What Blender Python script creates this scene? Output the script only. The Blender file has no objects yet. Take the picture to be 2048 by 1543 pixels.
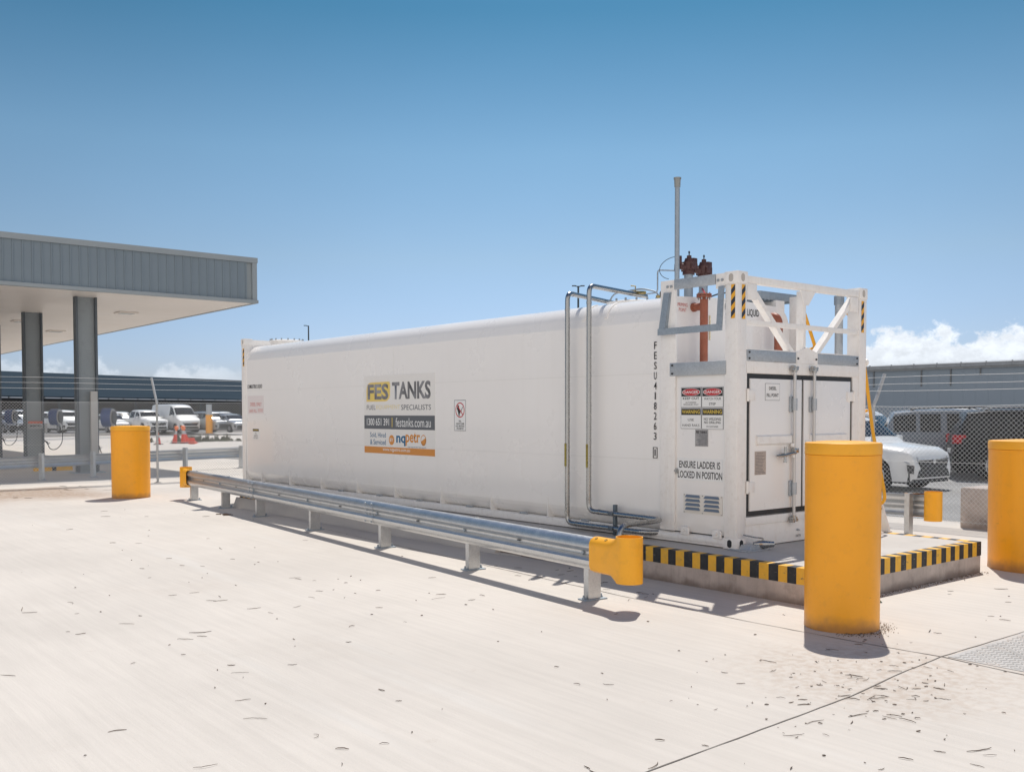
import bpy, bmesh, math, random
from mathutils import Vector, Matrix
random.seed(7)
R = math.radians
C = bpy.context.scene.collection
scene = bpy.context.scene

# ---------------------------------------------------------------- camera
cam_d = bpy.data.cameras.new("camera"); cam = bpy.data.objects.new("camera", cam_d); C.objects.link(cam)
cam.location = (-8.288, -6.450, 1.781)
cam_d.sensor_width = 36.0; cam_d.lens = 1972.6 / 2048 * 36.0
cam_d.shift_y = 0.0577; cam_d.clip_start = 0.05; cam_d.clip_end = 3000
cam.rotation_euler = (R(90 - 1.90), R(0.07), R(-39.272))
scene.camera = cam

# ---------------------------------------------------------------- light, sky, exposure
SUN_EL, SUN_AZ = 61.6, 55.3          # azimuth from +Y towards +X
world = bpy.data.worlds.new("World"); scene.world = world; world.use_nodes = True
nt = world.node_tree; N = nt.nodes; L = nt.links
bg = N["Background"]; bg.inputs["Strength"].default_value = 0.15
sky = N.new("ShaderNodeTexSky"); sky.sky_type = 'NISHITA'; sky.sun_disc = False
sky.sun_elevation = R(SUN_EL); sky.sun_rotation = R(SUN_AZ)
sky.altitude = 50; sky.air_density = 1.15; sky.dust_density = 0.35; sky.ozone_density = 2.2
def wn(t, **k):
    n = N.new(t)
    for a, b in k.items(): setattr(n, a, b)
    return n
def wmath(op, a, b=None, c=None, clamp=False):
    n = N.new("ShaderNodeMath"); n.operation = op; n.use_clamp = clamp
    for i, v in enumerate((a, b, c)):
        if v is None: continue
        if isinstance(v, (int, float)): n.inputs[i].default_value = v
        else: L.new(v, n.inputs[i])
    return n.outputs[0]
tc = N.new("ShaderNodeTexCoord")
sep = N.new("ShaderNodeSeparateXYZ"); L.new(tc.outputs["Generated"], sep.inputs[0])
el = wmath('ARCSINE', sep.outputs["Z"])
az = wmath('ARCTAN2', sep.outputs["X"], sep.outputs["Y"])
def cloud_noise(sx, sy, seed, detail, rough):
    cmb = N.new("ShaderNodeCombineXYZ")
    L.new(wmath('MULTIPLY', az, sx), cmb.inputs[0]); L.new(wmath('MULTIPLY', el, sy), cmb.inputs[1]); cmb.inputs[2].default_value = seed
    n = N.new("ShaderNodeTexNoise"); n.inputs["Scale"].default_value = 1; n.inputs["Detail"].default_value = detail
    n.inputs["Roughness"].default_value = rough; L.new(cmb.outputs[0], n.inputs["Vector"])
    return n.outputs["Fac"]
def sstep(v, a, b, lo=0.0, hi=1.0):
    n = N.new("ShaderNodeMapRange"); n.interpolation_type = 'SMOOTHSTEP'
    L.new(v, n.inputs[0]); n.inputs[1].default_value = a; n.inputs[2].default_value = b
    n.inputs[3].default_value = lo; n.inputs[4].default_value = hi
    return n.outputs[0]
n1 = cloud_noise(17, 20, 3.1, 9, 0.62)
n2 = cloud_noise(44, 60, 8.4, 6, 0.6)
azd = wmath('DEGREES', az)
# cumulus bank low in the south-east (right), thin remnants to the left
h = wmath('ADD', wmath('MULTIPLY', wmath('SUBTRACT', n1, 0.5), 0.085), wmath('MULTIPLY', wmath('SUBTRACT', n2, 0.5), 0.026))
bank = sstep(azd, 55.0, 60.0, 0.0, 1.0)
bankh = wmath('ADD', wmath('MULTIPLY', bank, 0.056), 0.020)
d1 = wmath('SUBTRACT', wmath('ADD', bankh, h), el)
m1 = wmath('MULTIPLY', sstep(d1, 0.0, 0.009), sstep(azd, 50, 56))
left = wmath('MULTIPLY', sstep(azd, 8, 14), sstep(azd, 26, 21))
d2 = wmath('SUBTRACT', wmath('ADD', 0.045, wmath('MULTIPLY', wmath('SUBTRACT', n1, 0.5), 0.17)), el)
m2 = wmath('MULTIPLY', wmath('MULTIPLY', sstep(d2, 0.0, 0.018), left), 0.42)
mask = wmath('MAXIMUM', m1, m2, clamp=True)
shade = sstep(cloud_noise(60, 85, 12.7, 6, 0.6), 0.36, 0.64)
thick = sstep(d1, 0.0, 0.045, 0.0, 1.0)
lum = wmath('SUBTRACT', wmath('ADD', 0.90, wmath('MULTIPLY', shade, 0.16)), wmath('MULTIPLY', thick, 0.16))
ccol = N.new("ShaderNodeMixRGB"); ccol.blend_type = 'MULTIPLY'; ccol.inputs[0].default_value = 1
ccol.inputs[1].default_value = (6.0, 6.4, 6.9, 1); L.new(lum, ccol.inputs[2])
hs = N.new("ShaderNodeHueSaturation"); hs.inputs["Saturation"].default_value = 1.0; hs.inputs["Value"].default_value = 1.0; hs.inputs["Hue"].default_value = 0.5
L.new(sky.outputs[0], hs.inputs["Color"])
# clear sky tone by elevation: deep above, hazy blue towards the horizon, dim blue overhead
er = N.new("ShaderNodeValToRGB"); L.new(wmath('DIVIDE', el, math.pi / 2, clamp=True), er.inputs[0]); cr_ = er.color_ramp
STOPS = [(0.0, (.45, .50, .76)), (3.0, (.46, .52, .76)), (8.7, (.50, .54, .60)), (14.5, (.43, .54, .565)), (22.0, (.19, .395, .43)), (31.0, (.26, .43, .51)), (48.0, (.24, .34, .46)), (90.0, (.24, .34, .46))]
for i, (e_, c_) in enumerate(STOPS):
    q = cr_.elements[i] if i < 2 else cr_.elements.new(e_ / 90)
    q.position = e_ / 90; q.color = (*c_, 1)
tint = N.new("ShaderNodeMixRGB"); tint.blend_type = 'MULTIPLY'; tint.inputs[0].default_value = 1
L.new(hs.outputs[0], tint.inputs[1])
vary = wmath('ADD', sstep(wmath('ABSOLUTE', wmath('SUBTRACT', azd, 43.0)), 36.0, 4.0, 0.90, 1.07), wmath('MULTIPLY', wmath('SUBTRACT', cloud_noise(5, 9, 21.0, 5, 0.55), 0.5), 0.07))
vmul = N.new("ShaderNodeMixRGB"); vmul.blend_type = 'MULTIPLY'; vmul.inputs[0].default_value = 1
L.new(er.outputs[0], vmul.inputs[1]); L.new(vary, vmul.inputs[2]); L.new(vmul.outputs[0], tint.inputs[2])
# made-up cloud banks, unseen behind the camera, added to brighten the shaded faces
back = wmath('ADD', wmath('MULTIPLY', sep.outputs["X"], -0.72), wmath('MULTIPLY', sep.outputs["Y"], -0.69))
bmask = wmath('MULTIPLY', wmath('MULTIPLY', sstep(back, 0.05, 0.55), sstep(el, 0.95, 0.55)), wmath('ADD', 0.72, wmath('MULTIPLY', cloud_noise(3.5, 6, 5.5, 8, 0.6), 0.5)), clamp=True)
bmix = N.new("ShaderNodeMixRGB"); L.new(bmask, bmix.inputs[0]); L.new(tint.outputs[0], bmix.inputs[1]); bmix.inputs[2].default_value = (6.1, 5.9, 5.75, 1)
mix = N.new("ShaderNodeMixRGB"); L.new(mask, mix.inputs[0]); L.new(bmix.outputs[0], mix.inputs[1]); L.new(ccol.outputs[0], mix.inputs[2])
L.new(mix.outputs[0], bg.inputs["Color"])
sd = bpy.data.lights.new("sun", 'SUN'); sun = bpy.data.objects.new("sun", sd); C.objects.link(sun)
sd.energy = 3.95; sd.angle = R(0.53); sd.color = (1.0, 0.955, 0.88)
sun.rotation_euler = (R(90 - SUN_EL), 0, R(180 - SUN_AZ))
scene.view_settings.view_transform = 'Standard'; scene.view_settings.look = 'None'
scene.view_settings.gamma = 1.0; scene.view_settings.exposure = 0.06
scene.render.engine = 'CYCLES'
scene.cycles.max_bounces = 8; scene.cycles.diffuse_bounces = 4

# ---------------------------------------------------------------- materials
MATS = {}
def mat(name, col, rough=0.5, metal=0.0, noise=None, bump=None, spec=None, coat=0.0, dirt=None, streak=None):
    """noise=(scale, amount), bump=(scale, strength), dirt=(scale, colour, amount), streak=(scale, colour, amount)"""
    if name in MATS: return MATS[name]
    m = bpy.data.materials.new(name); m.use_nodes = True; t = m.node_tree
    b = t.nodes["Principled BSDF"]; b.inputs["Roughness"].default_value = rough; b.inputs["Metallic"].default_value = metal
    if spec is not None: b.inputs["Specular IOR Level"].default_value = spec
    if coat: b.inputs["Coat Weight"].default_value = coat; b.inputs["Coat Roughness"].default_value = 0.08
    tcn = t.nodes.new("ShaderNodeTexCoord"); src = None
    rgb = t.nodes.new("ShaderNodeRGB"); rgb.outputs[0].default_value = (*col, 1); src = rgb.outputs[0]
    def nz(scale, detail=5, vec=None, rgh=0.6):
        n = t.nodes.new("ShaderNodeTexNoise"); n.inputs["Scale"].default_value = scale; n.inputs["Detail"].default_value = detail
        n.inputs["Roughness"].default_value = rgh
        t.links.new(vec or tcn.outputs["Object"], n.inputs["Vector"]); return n.outputs["Fac"]
    def rng(v, a, b_, lo, hi):
        r = t.nodes.new("ShaderNodeMapRange"); t.links.new(v, r.inputs[0])
        for i, x in enumerate((a, b_, lo, hi)): r.inputs[i + 1].default_value = x
        return r.outputs[0]
    if noise:
        f = rng(nz(noise[0]), 0.3, 0.7, 1 - noise[1], 1 + noise[1])
        mm = t.nodes.new("ShaderNodeMixRGB"); mm.blend_type = 'MULTIPLY'; mm.inputs[0].default_value = 1
        t.links.new(src, mm.inputs[1]); t.links.new(f, mm.inputs[2]); src = mm.outputs[0]
    for k, dd in (('d', dirt), ('s', streak)):
        if not dd: continue
        vec = None
        if k == 's':
            mp = t.nodes.new("ShaderNodeMapping"); mp.inputs["Scale"].default_value = (1, 1, 0.08)
            t.links.new(tcn.outputs["Object"], mp.inputs["Vector"]); vec = mp.outputs[0]
        f = rng(nz(dd[0], 8, vec, 0.7), 0.52, 0.72, 0, dd[2])
        mm = t.nodes.new("ShaderNodeMixRGB"); t.links.new(f, mm.inputs[0]); t.links.new(src, mm.inputs[1]); mm.inputs[2].default_value = (*dd[1], 1); src = mm.outputs[0]
    t.links.new(src, b.inputs["Base Color"])
    if noise:
        t.links.new(rng(nz(noise[0] * 1.7), 0.3, 0.7, max(0.02, rough - 0.08), min(1, rough + 0.08)), b.inputs["Roughness"])
    if bump:
        bn = t.nodes.new("ShaderNodeBump"); bn.inputs["Strength"].default_value = bump[1]; bn.inputs["Distance"].default_value = 0.01
        t.links.new(nz(bump[0]), bn.inputs["Height"]); t.links.new(bn.outputs[0], b.inputs["Normal"])
    MATS[name] = m; return m

def galv(name, col, spangle=14, rough=0.42, metal=0.85):
    if name in MATS: return MATS[name]
    m = mat(name, col, rough, metal); t = m.node_tree; b = t.nodes["Principled BSDF"]
    tcn = t.nodes.new("ShaderNodeTexCoord"); v = t.nodes.new("ShaderNodeTexVoronoi"); v.inputs["Scale"].default_value = spangle * 4
    n = t.nodes.new("ShaderNodeTexNoise"); n.inputs["Scale"].default_value = spangle * .35; n.inputs["Detail"].default_value = 8
    t.links.new(tcn.outputs["Object"], v.inputs["Vector"]); t.links.new(tcn.outputs["Object"], n.inputs["Vector"])
    a = t.nodes.new("ShaderNodeMath"); a.operation = 'MULTIPLY_ADD'; t.links.new(n.outputs["Fac"], a.inputs[0]); a.inputs[1].default_value = .6
    s = t.nodes.new("ShaderNodeSeparateColor"); t.links.new(v.outputs["Color"], s.inputs[0])
    a2 = t.nodes.new("ShaderNodeMath"); a2.operation = 'MULTIPLY'; t.links.new(s.outputs[0], a2.inputs[0]); a2.inputs[1].default_value = .35
    t.links.new(a2.outputs[0], a.inputs[2])
    cr = t.nodes.new("ShaderNodeMapRange"); t.links.new(a.outputs[0], cr.inputs[0]); cr.inputs[1].default_value = .2; cr.inputs[2].default_value = .75
    cr.inputs[3].default_value = .86; cr.inputs[4].default_value = 1.12
    mm = t.nodes.new("ShaderNodeMixRGB"); mm.blend_type = 'MULTIPLY'; mm.inputs[0].default_value = 1; mm.inputs[1].default_value = (*col, 1)
    t.links.new(cr.outputs[0], mm.inputs[2]); t.links.new(mm.outputs[0], b.inputs["Base Color"])
    r2 = t.nodes.new("ShaderNodeMapRange"); t.links.new(a.outputs[0], r2.inputs[0]); r2.inputs[3].default_value = rough - .12; r2.inputs[4].default_value = rough + .15
    t.links.new(r2.outputs[0], b.inputs["Roughness"])
    return m

M_white = mat("tank_white_paint", (0.90, 0.88, 0.86), 0.30, noise=(0.5, 0.015), bump=(0.9, 0.05), streak=(9, (0.70, 0.65, 0.58), 0.07), coat=0.3)
M_wframe = mat("frame_white_paint", (0.91, 0.885, 0.855), 0.4, noise=(6, 0.03), dirt=(16, (0.52, 0.42, 0.32), 0.22), streak=(12, (0.56, 0.47, 0.38), 0.16))
M_galv = galv("galvanised_steel", (0.46, 0.49, 0.52), 16, .5, .6)
M_galvr = galv("rail_galvanised_steel", (0.60, 0.61, 0.615), 26, 0.36, 0.85)
M_galvd = galv("dull_galvanised_steel", (0.34, 0.39, 0.44), 10, 0.55, 0.5)
M_stain = mat("stainless_pipe", (0.40, 0.40, 0.395), 0.27, 1.0, noise=(20, 0.05))
M_yel = mat("yellow_plastic", (0.97, 0.445, 0.018), 0.40, noise=(2.5, 0.05), bump=(9, 0.12), dirt=(7, (0.50, 0.24, 0.035), 0.30))
def foot_grime(m, z0, z1, col, amt):
    t = m.node_tree; b = t.nodes["Principled BSDF"]; src = b.inputs["Base Color"].links[0].from_socket
    g = t.nodes.new("ShaderNodeNewGeometry"); sp = t.nodes.new("ShaderNodeSeparateXYZ"); t.links.new(g.outputs["Position"], sp.inputs[0])
    n = t.nodes.new("ShaderNodeTexNoise"); n.inputs["Scale"].default_value = 5; n.inputs["Detail"].default_value = 9; t.links.new(g.outputs["Position"], n.inputs["Vector"])
    a = t.nodes.new("ShaderNodeMath"); a.operation = 'MULTIPLY_ADD'; t.links.new(n.outputs["Fac"], a.inputs[0]); a.inputs[1].default_value = (z1 - z0) * 1.6; t.links.new(sp.outputs["Z"], a.inputs[2])
    r = t.nodes.new("ShaderNodeMapRange"); r.interpolation_type = 'SMOOTHSTEP'; t.links.new(a.outputs[0], r.inputs[0]); r.inputs[1].default_value = z0 + (z1 - z0) * .8; r.inputs[2].default_value = z1 + (z1 - z0) * .8
    r.inputs[3].default_value = amt; r.inputs[4].default_value = 0
    mm = t.nodes.new("ShaderNodeMixRGB"); t.links.new(r.outputs[0], mm.inputs[0]); t.links.new(src, mm.inputs[1]); mm.inputs[2].default_value = (*col, 1); t.links.new(mm.outputs[0], b.inputs["Base Color"])
def scuffs(m, col, amt, sc=(3.0, 3.0, 14.0), lo=.66, hi=.70):
    t = m.node_tree; b = t.nodes["Principled BSDF"]; src = b.inputs["Base Color"].links[0].from_socket
    g = t.nodes.new("ShaderNodeNewGeometry"); mp = t.nodes.new("ShaderNodeMapping"); mp.inputs["Scale"].default_value = sc; t.links.new(g.outputs["Position"], mp.inputs["Vector"])
    n = t.nodes.new("ShaderNodeTexNoise"); n.inputs["Scale"].default_value = 1.6; n.inputs["Detail"].default_value = 10; n.inputs["Roughness"].default_value = .72; t.links.new(mp.outputs[0], n.inputs["Vector"])
    r = t.nodes.new("ShaderNodeMapRange"); t.links.new(n.outputs["Fac"], r.inputs[0]); r.inputs[1].default_value = lo; r.inputs[2].default_value = hi; r.inputs[3].default_value = 0; r.inputs[4].default_value = amt
    mm = t.nodes.new("ShaderNodeMixRGB"); t.links.new(r.outputs[0], mm.inputs[0]); t.links.new(src, mm.inputs[1]); mm.inputs[2].default_value = (*col, 1); t.links.new(mm.outputs[0], b.inputs["Base Color"])
M_yelp = mat("yellow_paint", (0.88, 0.43, 0.02), 0.4, noise=(5, 0.05))
M_orange = mat("orange_sleeve", (1.0, 0.415, 0.012), 0.38, noise=(1.6, 0.04), bump=(10, 0.12), streak=(5, (0.70, 0.30, 0.03), 0.22), dirt=(11, (0.45, 0.20, 0.05), 0.16))
M_gask = mat("black_rubber", (0.022, 0.024, 0.028), 0.55)
M_black = mat("black_ink", (0.02, 0.02, 0.022), 0.5)
M_dkplas = mat("dark_plastic", (0.03, 0.032, 0.035), 0.4)
M_red = mat("red_ink", (0.55, 0.02, 0.03), 0.45)
M_redtxt = mat("faded_red_ink", (0.62, 0.16, 0.14), 0.5)
M_wsign = mat("white_sign_vinyl", (0.86, 0.86, 0.85), 0.35)
M_yink = mat("yellow_ink", (0.82, 0.60, 0.10), 0.4)
M_ylight = mat("pale_yellow_ink", (0.86, 0.74, 0.42), 0.4)
M_greybar = mat("grey_bar_ink", (0.12, 0.13, 0.145), 0.35)
M_silver = mat("silver_ink", (0.22, 0.22, 0.23), 0.4, 0.0, noise=(3.0, 0.75))
M_oink = mat("orange_ink", (0.70, 0.28, 0.05), 0.4)
M_blueink = mat("blue_ink", (0.01, 0.13, 0.28), 0.4)
M_plate = mat("data_plate", (0.36, 0.35, 0.35), 0.4, 0.3, noise=(30, 0.2))
M_plate2 = mat("aged_data_plate", (0.50, 0.42, 0.37), 0.45, 0.1, noise=(40, 0.15))
M_terra = mat("red_oxide_paint", (0.33, 0.10, 0.055), 0.5, noise=(8, 0.10), dirt=(12, (0.45, 0.22, 0.14), 0.3))
M_dkred = mat("dark_oxide_casting", (0.085, 0.036, 0.034), 0.55, noise=(22, 0.25), bump=(30, 0.5))
M_redhose = mat("red_hose", (0.45, 0.03, 0.03), 0.4)
M_ycopp = mat("brass", (0.45, 0.35, 0.15), 0.4, 0.8)
M_conc = mat("plinth_concrete", (0.50, 0.43, 0.39), 0.85, noise=(4, 0.14), bump=(35, 0.3), dirt=(5, (0.20, 0.16, 0.14), 0.5), streak=(14, (0.22, 0.18, 0.16), 0.45))
M_conctop = mat("plinth_top_concrete", (0.52, 0.49, 0.46), 0.85, noise=(2, 0.06), bump=(40, 0.2), dirt=(3, (0.40, 0.35, 0.30), 0.4))
M_ystripe = mat("worn_yellow_paint", (0.82, 0.45, 0.04), 0.6, noise=(9, 0.08), dirt=(14, (0.30, 0.24, 0.15), 0.35))
M_bstripe = mat("worn_black_paint", (0.022, 0.025, 0.03), 0.6, noise=(9, 0.3), dirt=(16, (0.14, 0.13, 0.12), 0.25))
M_fascia = mat("grey_cladding", (0.205, 0.255, 0.295), 0.5, noise=(0.7, 0.04))
M_trim = mat("grey_trim", (0.32, 0.36, 0.38), 0.5, noise=(0.7, 0.04))
M_soffit = mat("cream_soffit", (0.86, 0.80, 0.74), 0.45, noise=(0.4, 0.03))
M_steelgrey = mat("grey_column_paint", (0.29, 0.325, 0.345), 0.5, noise=(1.5, 0.08), dirt=(3, (0.17, 0.18, 0.19), 0.4))
M_flange = mat("dark_flange_paint", (0.10, 0.12, 0.14), 0.55, noise=(2, 0.08))
M_wire = mat("fence_wire", (0.66, 0.67, 0.67), 0.5, 0.2)
M_post = mat("fence_post_galvanised", (0.50, 0.50, 0.49), 0.5, 0.5, noise=(10, 0.10))
M_lamp = mat("lamp_lens", (0.75, 0.75, 0.72), 0.3)
M_blue = mat("blue_reel_enamel", (0.015, 0.06, 0.22), 0.35, noise=(6, 0.1))
M_hose = mat("black_hose", (0.015, 0.015, 0.016), 0.45)
M_cone = mat("cone_orange", (0.85, 0.07, 0.03), 0.5)
M_conetop = mat("cone_top_orange", (0.90, 0.20, 0.03), 0.45)
M_refl = mat("reflective_band", (0.55, 0.57, 0.58), 0.35)
M_blockc = mat("rough_concrete_block", (0.50, 0.43, 0.39), 0.9, noise=(5, 0.15), bump=(25, 0.6), dirt=(6, (0.20, 0.15, 0.13), 0.55))
M_weed = mat("dry_green_weed", (0.13, 0.135, 0.085), 0.8, noise=(6, 0.4))
M_leaf = mat("dry_leaf", (0.11, 0.072, 0.05), 0.8, noise=(3, 0.5))
M_joint = mat("joint_sealant", (0.17, 0.15, 0.135), 0.9)
M_asph = mat("carpark_asphalt", (0.27, 0.265, 0.26), 0.9, noise=(0.5, 0.12), bump=(60, 0.4))
M_checker = mat("checker_plate_steel", (0.44, 0.425, 0.41), 0.6, 0.25, noise=(3, 0.15), dirt=(2.2, (0.55, 0.42, 0.33), 0.6))
M_glass = mat("car_glass", (0.008, 0.011, 0.014), 0.06, spec=0.35)
M_tyre = mat("tyre_rubber", (0.018, 0.018, 0.019), 0.75)
M_rim = mat("alloy_rim", (0.42, 0.43, 0.45), 0.35, 0.7)
M_tail = mat("tail_lamp_red", (0.42, 0.01, 0.015), 0.2)
M_head = mat("head_lamp_glass", (0.45, 0.48, 0.50), 0.12, 0.3)
M_grille = mat("grille_black", (0.015, 0.016, 0.018), 0.35)
M_chrome = mat("chrome", (0.7, 0.71, 0.72), 0.15, 1.0)
M_shed = mat("dark_slate_roofing", (0.030, 0.046, 0.062), 0.9, noise=(0.08, 0.06), spec=0.05)
M_void = mat("shed_interior_dark", (0.03, 0.032, 0.034), 0.9)
M_gutter = mat("pale_gutter", (0.62, 0.64, 0.66), 0.45)
M_wallg = mat("grey_wall_sheeting", (0.235, 0.285, 0.34), 0.55, noise=(0.05, 0.04))
M_roofl = mat("pale_roof_sheeting", (0.46, 0.47, 0.48), 0.45, noise=(0.3, 0.1))
M_lpole = mat("dark_lamp_pole", (0.05, 0.07, 0.085), 0.5)
foot_grime(M_orange, .0, .14, (.30, .14, .06), .75); scuffs(M_orange, (.22, .11, .05), .55)
foot_grime(M_conc, .0, .10, (.16, .12, .10), .7); scuffs(M_ystripe, (.16, .13, .10), .8, (8, 8, 20), .60, .66); scuffs(M_bstripe, (.24, .22, .19), .6, (9, 9, 22), .60, .66)
foot_grime(M_white, .44, .75, (.72, .67, .60), .22)
def carpaint(n, c, metal=0.0, coat=.6): return mat("car_paint_" + n, c, 0.34, metal, coat=coat, noise=(3, 0.02), spec=.5 if coat > .3 else .15)

# ---------------------------------------------------------------- mesh helpers
SPLIT = {"bolt", "casting_hole", "door_jamb", "cap_bolt", "slot", "pipe_collar", "sill_trim", "rivet", "riser_pad", "end_frame", "handle_catch", "hand_rail", "access_platform", "top_bar", "platform_support", "suction_pipe", "underframe"}
class MB:
    def __init__(s): s.bm = bmesh.new(); s.mi = 0
    def _tag(s, faces):
        for f in faces: f.material_index = s.mi
    def box(s, x0, x1, y0, y1, z0, z1, bev=0.0, M=None):
        b = bmesh.new(); bmesh.ops.create_cube(b, size=1)
        for v in b.verts: v.co = Vector(((x0 + x1) / 2 + v.co.x * (x1 - x0), (y0 + y1) / 2 + v.co.y * (y1 - y0), (z0 + z1) / 2 + v.co.z * (z1 - z0)))
        if bev: bmesh.ops.bevel(b, geom=b.edges[:], offset=bev, segments=2, affect='EDGES', profile=0.6)
        s.merge(b, M); return s
    def merge(s, b, M=None):
        if M is not None: bmesh.ops.transform(b, matrix=M, verts=b.verts)
        vm = {}
        for v in b.verts: vm[v] = s.bm.verts.new(v.co)
        for f in b.faces:
            try: nf = s.bm.faces.new([vm[v] for v in f.verts]); nf.material_index = s.mi; nf.smooth = f.smooth
            except ValueError: pass
        b.free()
    def tube(s, pts, r, seg=12, caps=True, smooth=True, closed=False):
        pts = [Vector(p) for p in pts]; n = len(pts); rings = []
        rs = r if isinstance(r, (list, tuple)) else [r] * n
        up = Vector((0, 0, 1)); prev = None
        for i, p in enumerate(pts):
            if closed: t = pts[(i + 1) % n] - pts[i - 1]
            else: t = (pts[min(i + 1, n - 1)] - pts[max(i - 1, 0)])
            t.normalize()
            if prev is None:
                a = t.cross(up) if abs(t.z) < 0.9 else t.cross(Vector((1, 0, 0)))
            else: a = prev - t * prev.dot(t)
            a.normalize(); prev = a; b = t.cross(a)
            rings.append([s.bm.verts.new(p + (a * math.cos(k * 2 * math.pi / seg) + b * math.sin(k * 2 * math.pi / seg)) * rs[i]) for k in range(seg)])
        for i in range(n if closed else n - 1):
            A, B = rings[i], rings[(i + 1) % n]
            for k in range(seg):
                f = s.bm.faces.new((A[k], A[(k + 1) % seg], B[(k + 1) % seg], B[k])); f.smooth = smooth; f.material_index = s.mi
        if caps and not closed:
            for q in (rings[0][::-1], rings[-1]):
                f = s.bm.faces.new(q); f.material_index = s.mi
        return s
    def cyl(s, p0, p1, r0, r1=None, seg=20, smooth=True): return s.tube([p0, p1], [r0, r0 if r1 is None else r1], seg, True, smooth)
    def prism(s, pts, vec, M=None):
        """closed polygon of 3D points swept by vec"""
        b = bmesh.new(); a = [b.verts.new(p) for p in pts]; c = [b.verts.new(Vector(p) + Vector(vec)) for p in pts]
        b.faces.new(a[::-1]); b.faces.new(c); n = len(a)
        for i in range(n): b.faces.new((a[i], a[(i + 1) % n], c[(i + 1) % n], c[i]))
        bmesh.ops.recalc_face_normals(b, faces=b.faces)
        s.merge(b, M); return s
    def beam(s, p0, p1, w, d, up=(0, 1, 0)):
        p0, p1 = Vector(p0), Vector(p1); t = (p1 - p0).normalized(); u = Vector(up); u = (u - t * u.dot(t)).normalized(); r = t.cross(u)
        q = [p0 + r * (w / 2 * a) + u * (d / 2 * b) for a, b in ((-1, -1), (1, -1), (1, 1), (-1, 1))]
        return s.prism(q, p1 - p0)
    def quad(s, a, b, c, d):
        f = s.bm.faces.new([s.bm.verts.new(p) for p in (a, b, c, d)]); f.material_index = s.mi; return s
    def lathe(s, prof, cx, cy, seg=48, axis='z'):
        rings = []
        for r, z in prof:
            rings.append([s.bm.verts.new((cx + r * math.cos(k * 2 * math.pi / seg), cy + r * math.sin(k * 2 * math.pi / seg), z)) for k in range(seg)])
        for i in range(len(rings) - 1):
            for k in range(seg):
                f = s.bm.faces.new((rings[i][k], rings[i][(k + 1) % seg], rings[i + 1][(k + 1) % seg], rings[i + 1][k])); f.smooth = True; f.material_index = s.mi
        f = s.bm.faces.new(rings[-1]); f.material_index = s.mi
        f = s.bm.faces.new(rings[0][::-1]); f.material_index = s.mi
        return s
    def islands(s):
        seen, out = set(), []
        for v0 in s.bm.verts:
            if v0 in seen: continue
            st, comp = [v0], []; seen.add(v0)
            while st:
                v = st.pop(); comp.append(v)
                for e in v.link_edges:
                    w = e.other_vert(v)
                    if w not in seen: seen.add(w); st.append(w)
            lo = Vector([min(v.co[i] for v in comp) for i in range(3)]); hi = Vector([max(v.co[i] for v in comp) for i in range(3)])
            out.append([comp, lo, hi])
        ch = True
        while ch:
            ch = False
            for i in range(len(out)):
                for j in range(i + 1, len(out)):
                    a, b = out[i], out[j]
                    if all(a[1][k] <= b[2][k] + .001 and b[1][k] <= a[2][k] + .001 for k in range(3)):
                        a[0] += b[0]; a[1] = Vector([min(a[1][k], b[1][k]) for k in range(3)]); a[2] = Vector([max(a[2][k], b[2][k]) for k in range(3)])
                        out.pop(j); ch = True; break
                if ch: break
        return [c[0] for c in out]
    def build(s, name, m, parent=None, sharp=35, local=False):
        if name in SPLIT:
            isl = s.islands()
            if len(isl) > 1:
                o = None
                for comp in isl:
                    p = MB(); mp = {}
                    for v in comp: mp[v] = p.bm.verts.new(v.co)
                    fs_ = set(f for v in comp for f in v.link_faces)
                    for f in fs_:
                        nf = p.bm.faces.new([mp[v] for v in f.verts]); nf.material_index = f.material_index; nf.smooth = f.smooth
                    o = p.build1(name, m, parent, sharp, local)
                s.bm.free(); return o
        return s.build1(name, m, parent, sharp, local)
    def build1(s, name, m, parent=None, sharp=35, local=False):
        me = bpy.data.meshes.new(name)
        off = Vector((0, 0, 0))
        if parent is not None and not local:
            q = parent
            while q.parent: q = q.parent
            if not q.get('_loc'): off = q.location
        for v in s.bm.verts: v.co -= off
        s.bm.to_mesh(me); s.bm.free()
        for mm in (m if isinstance(m, (list, tuple)) else [m]): me.materials.append(mm)
        try: me.set_sharp_from_angle(angle=R(sharp))
        except Exception: pass
        o = bpy.data.objects.new(name, me); C.objects.link(o)
        if parent is not None: o.parent = parent
        return o

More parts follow.
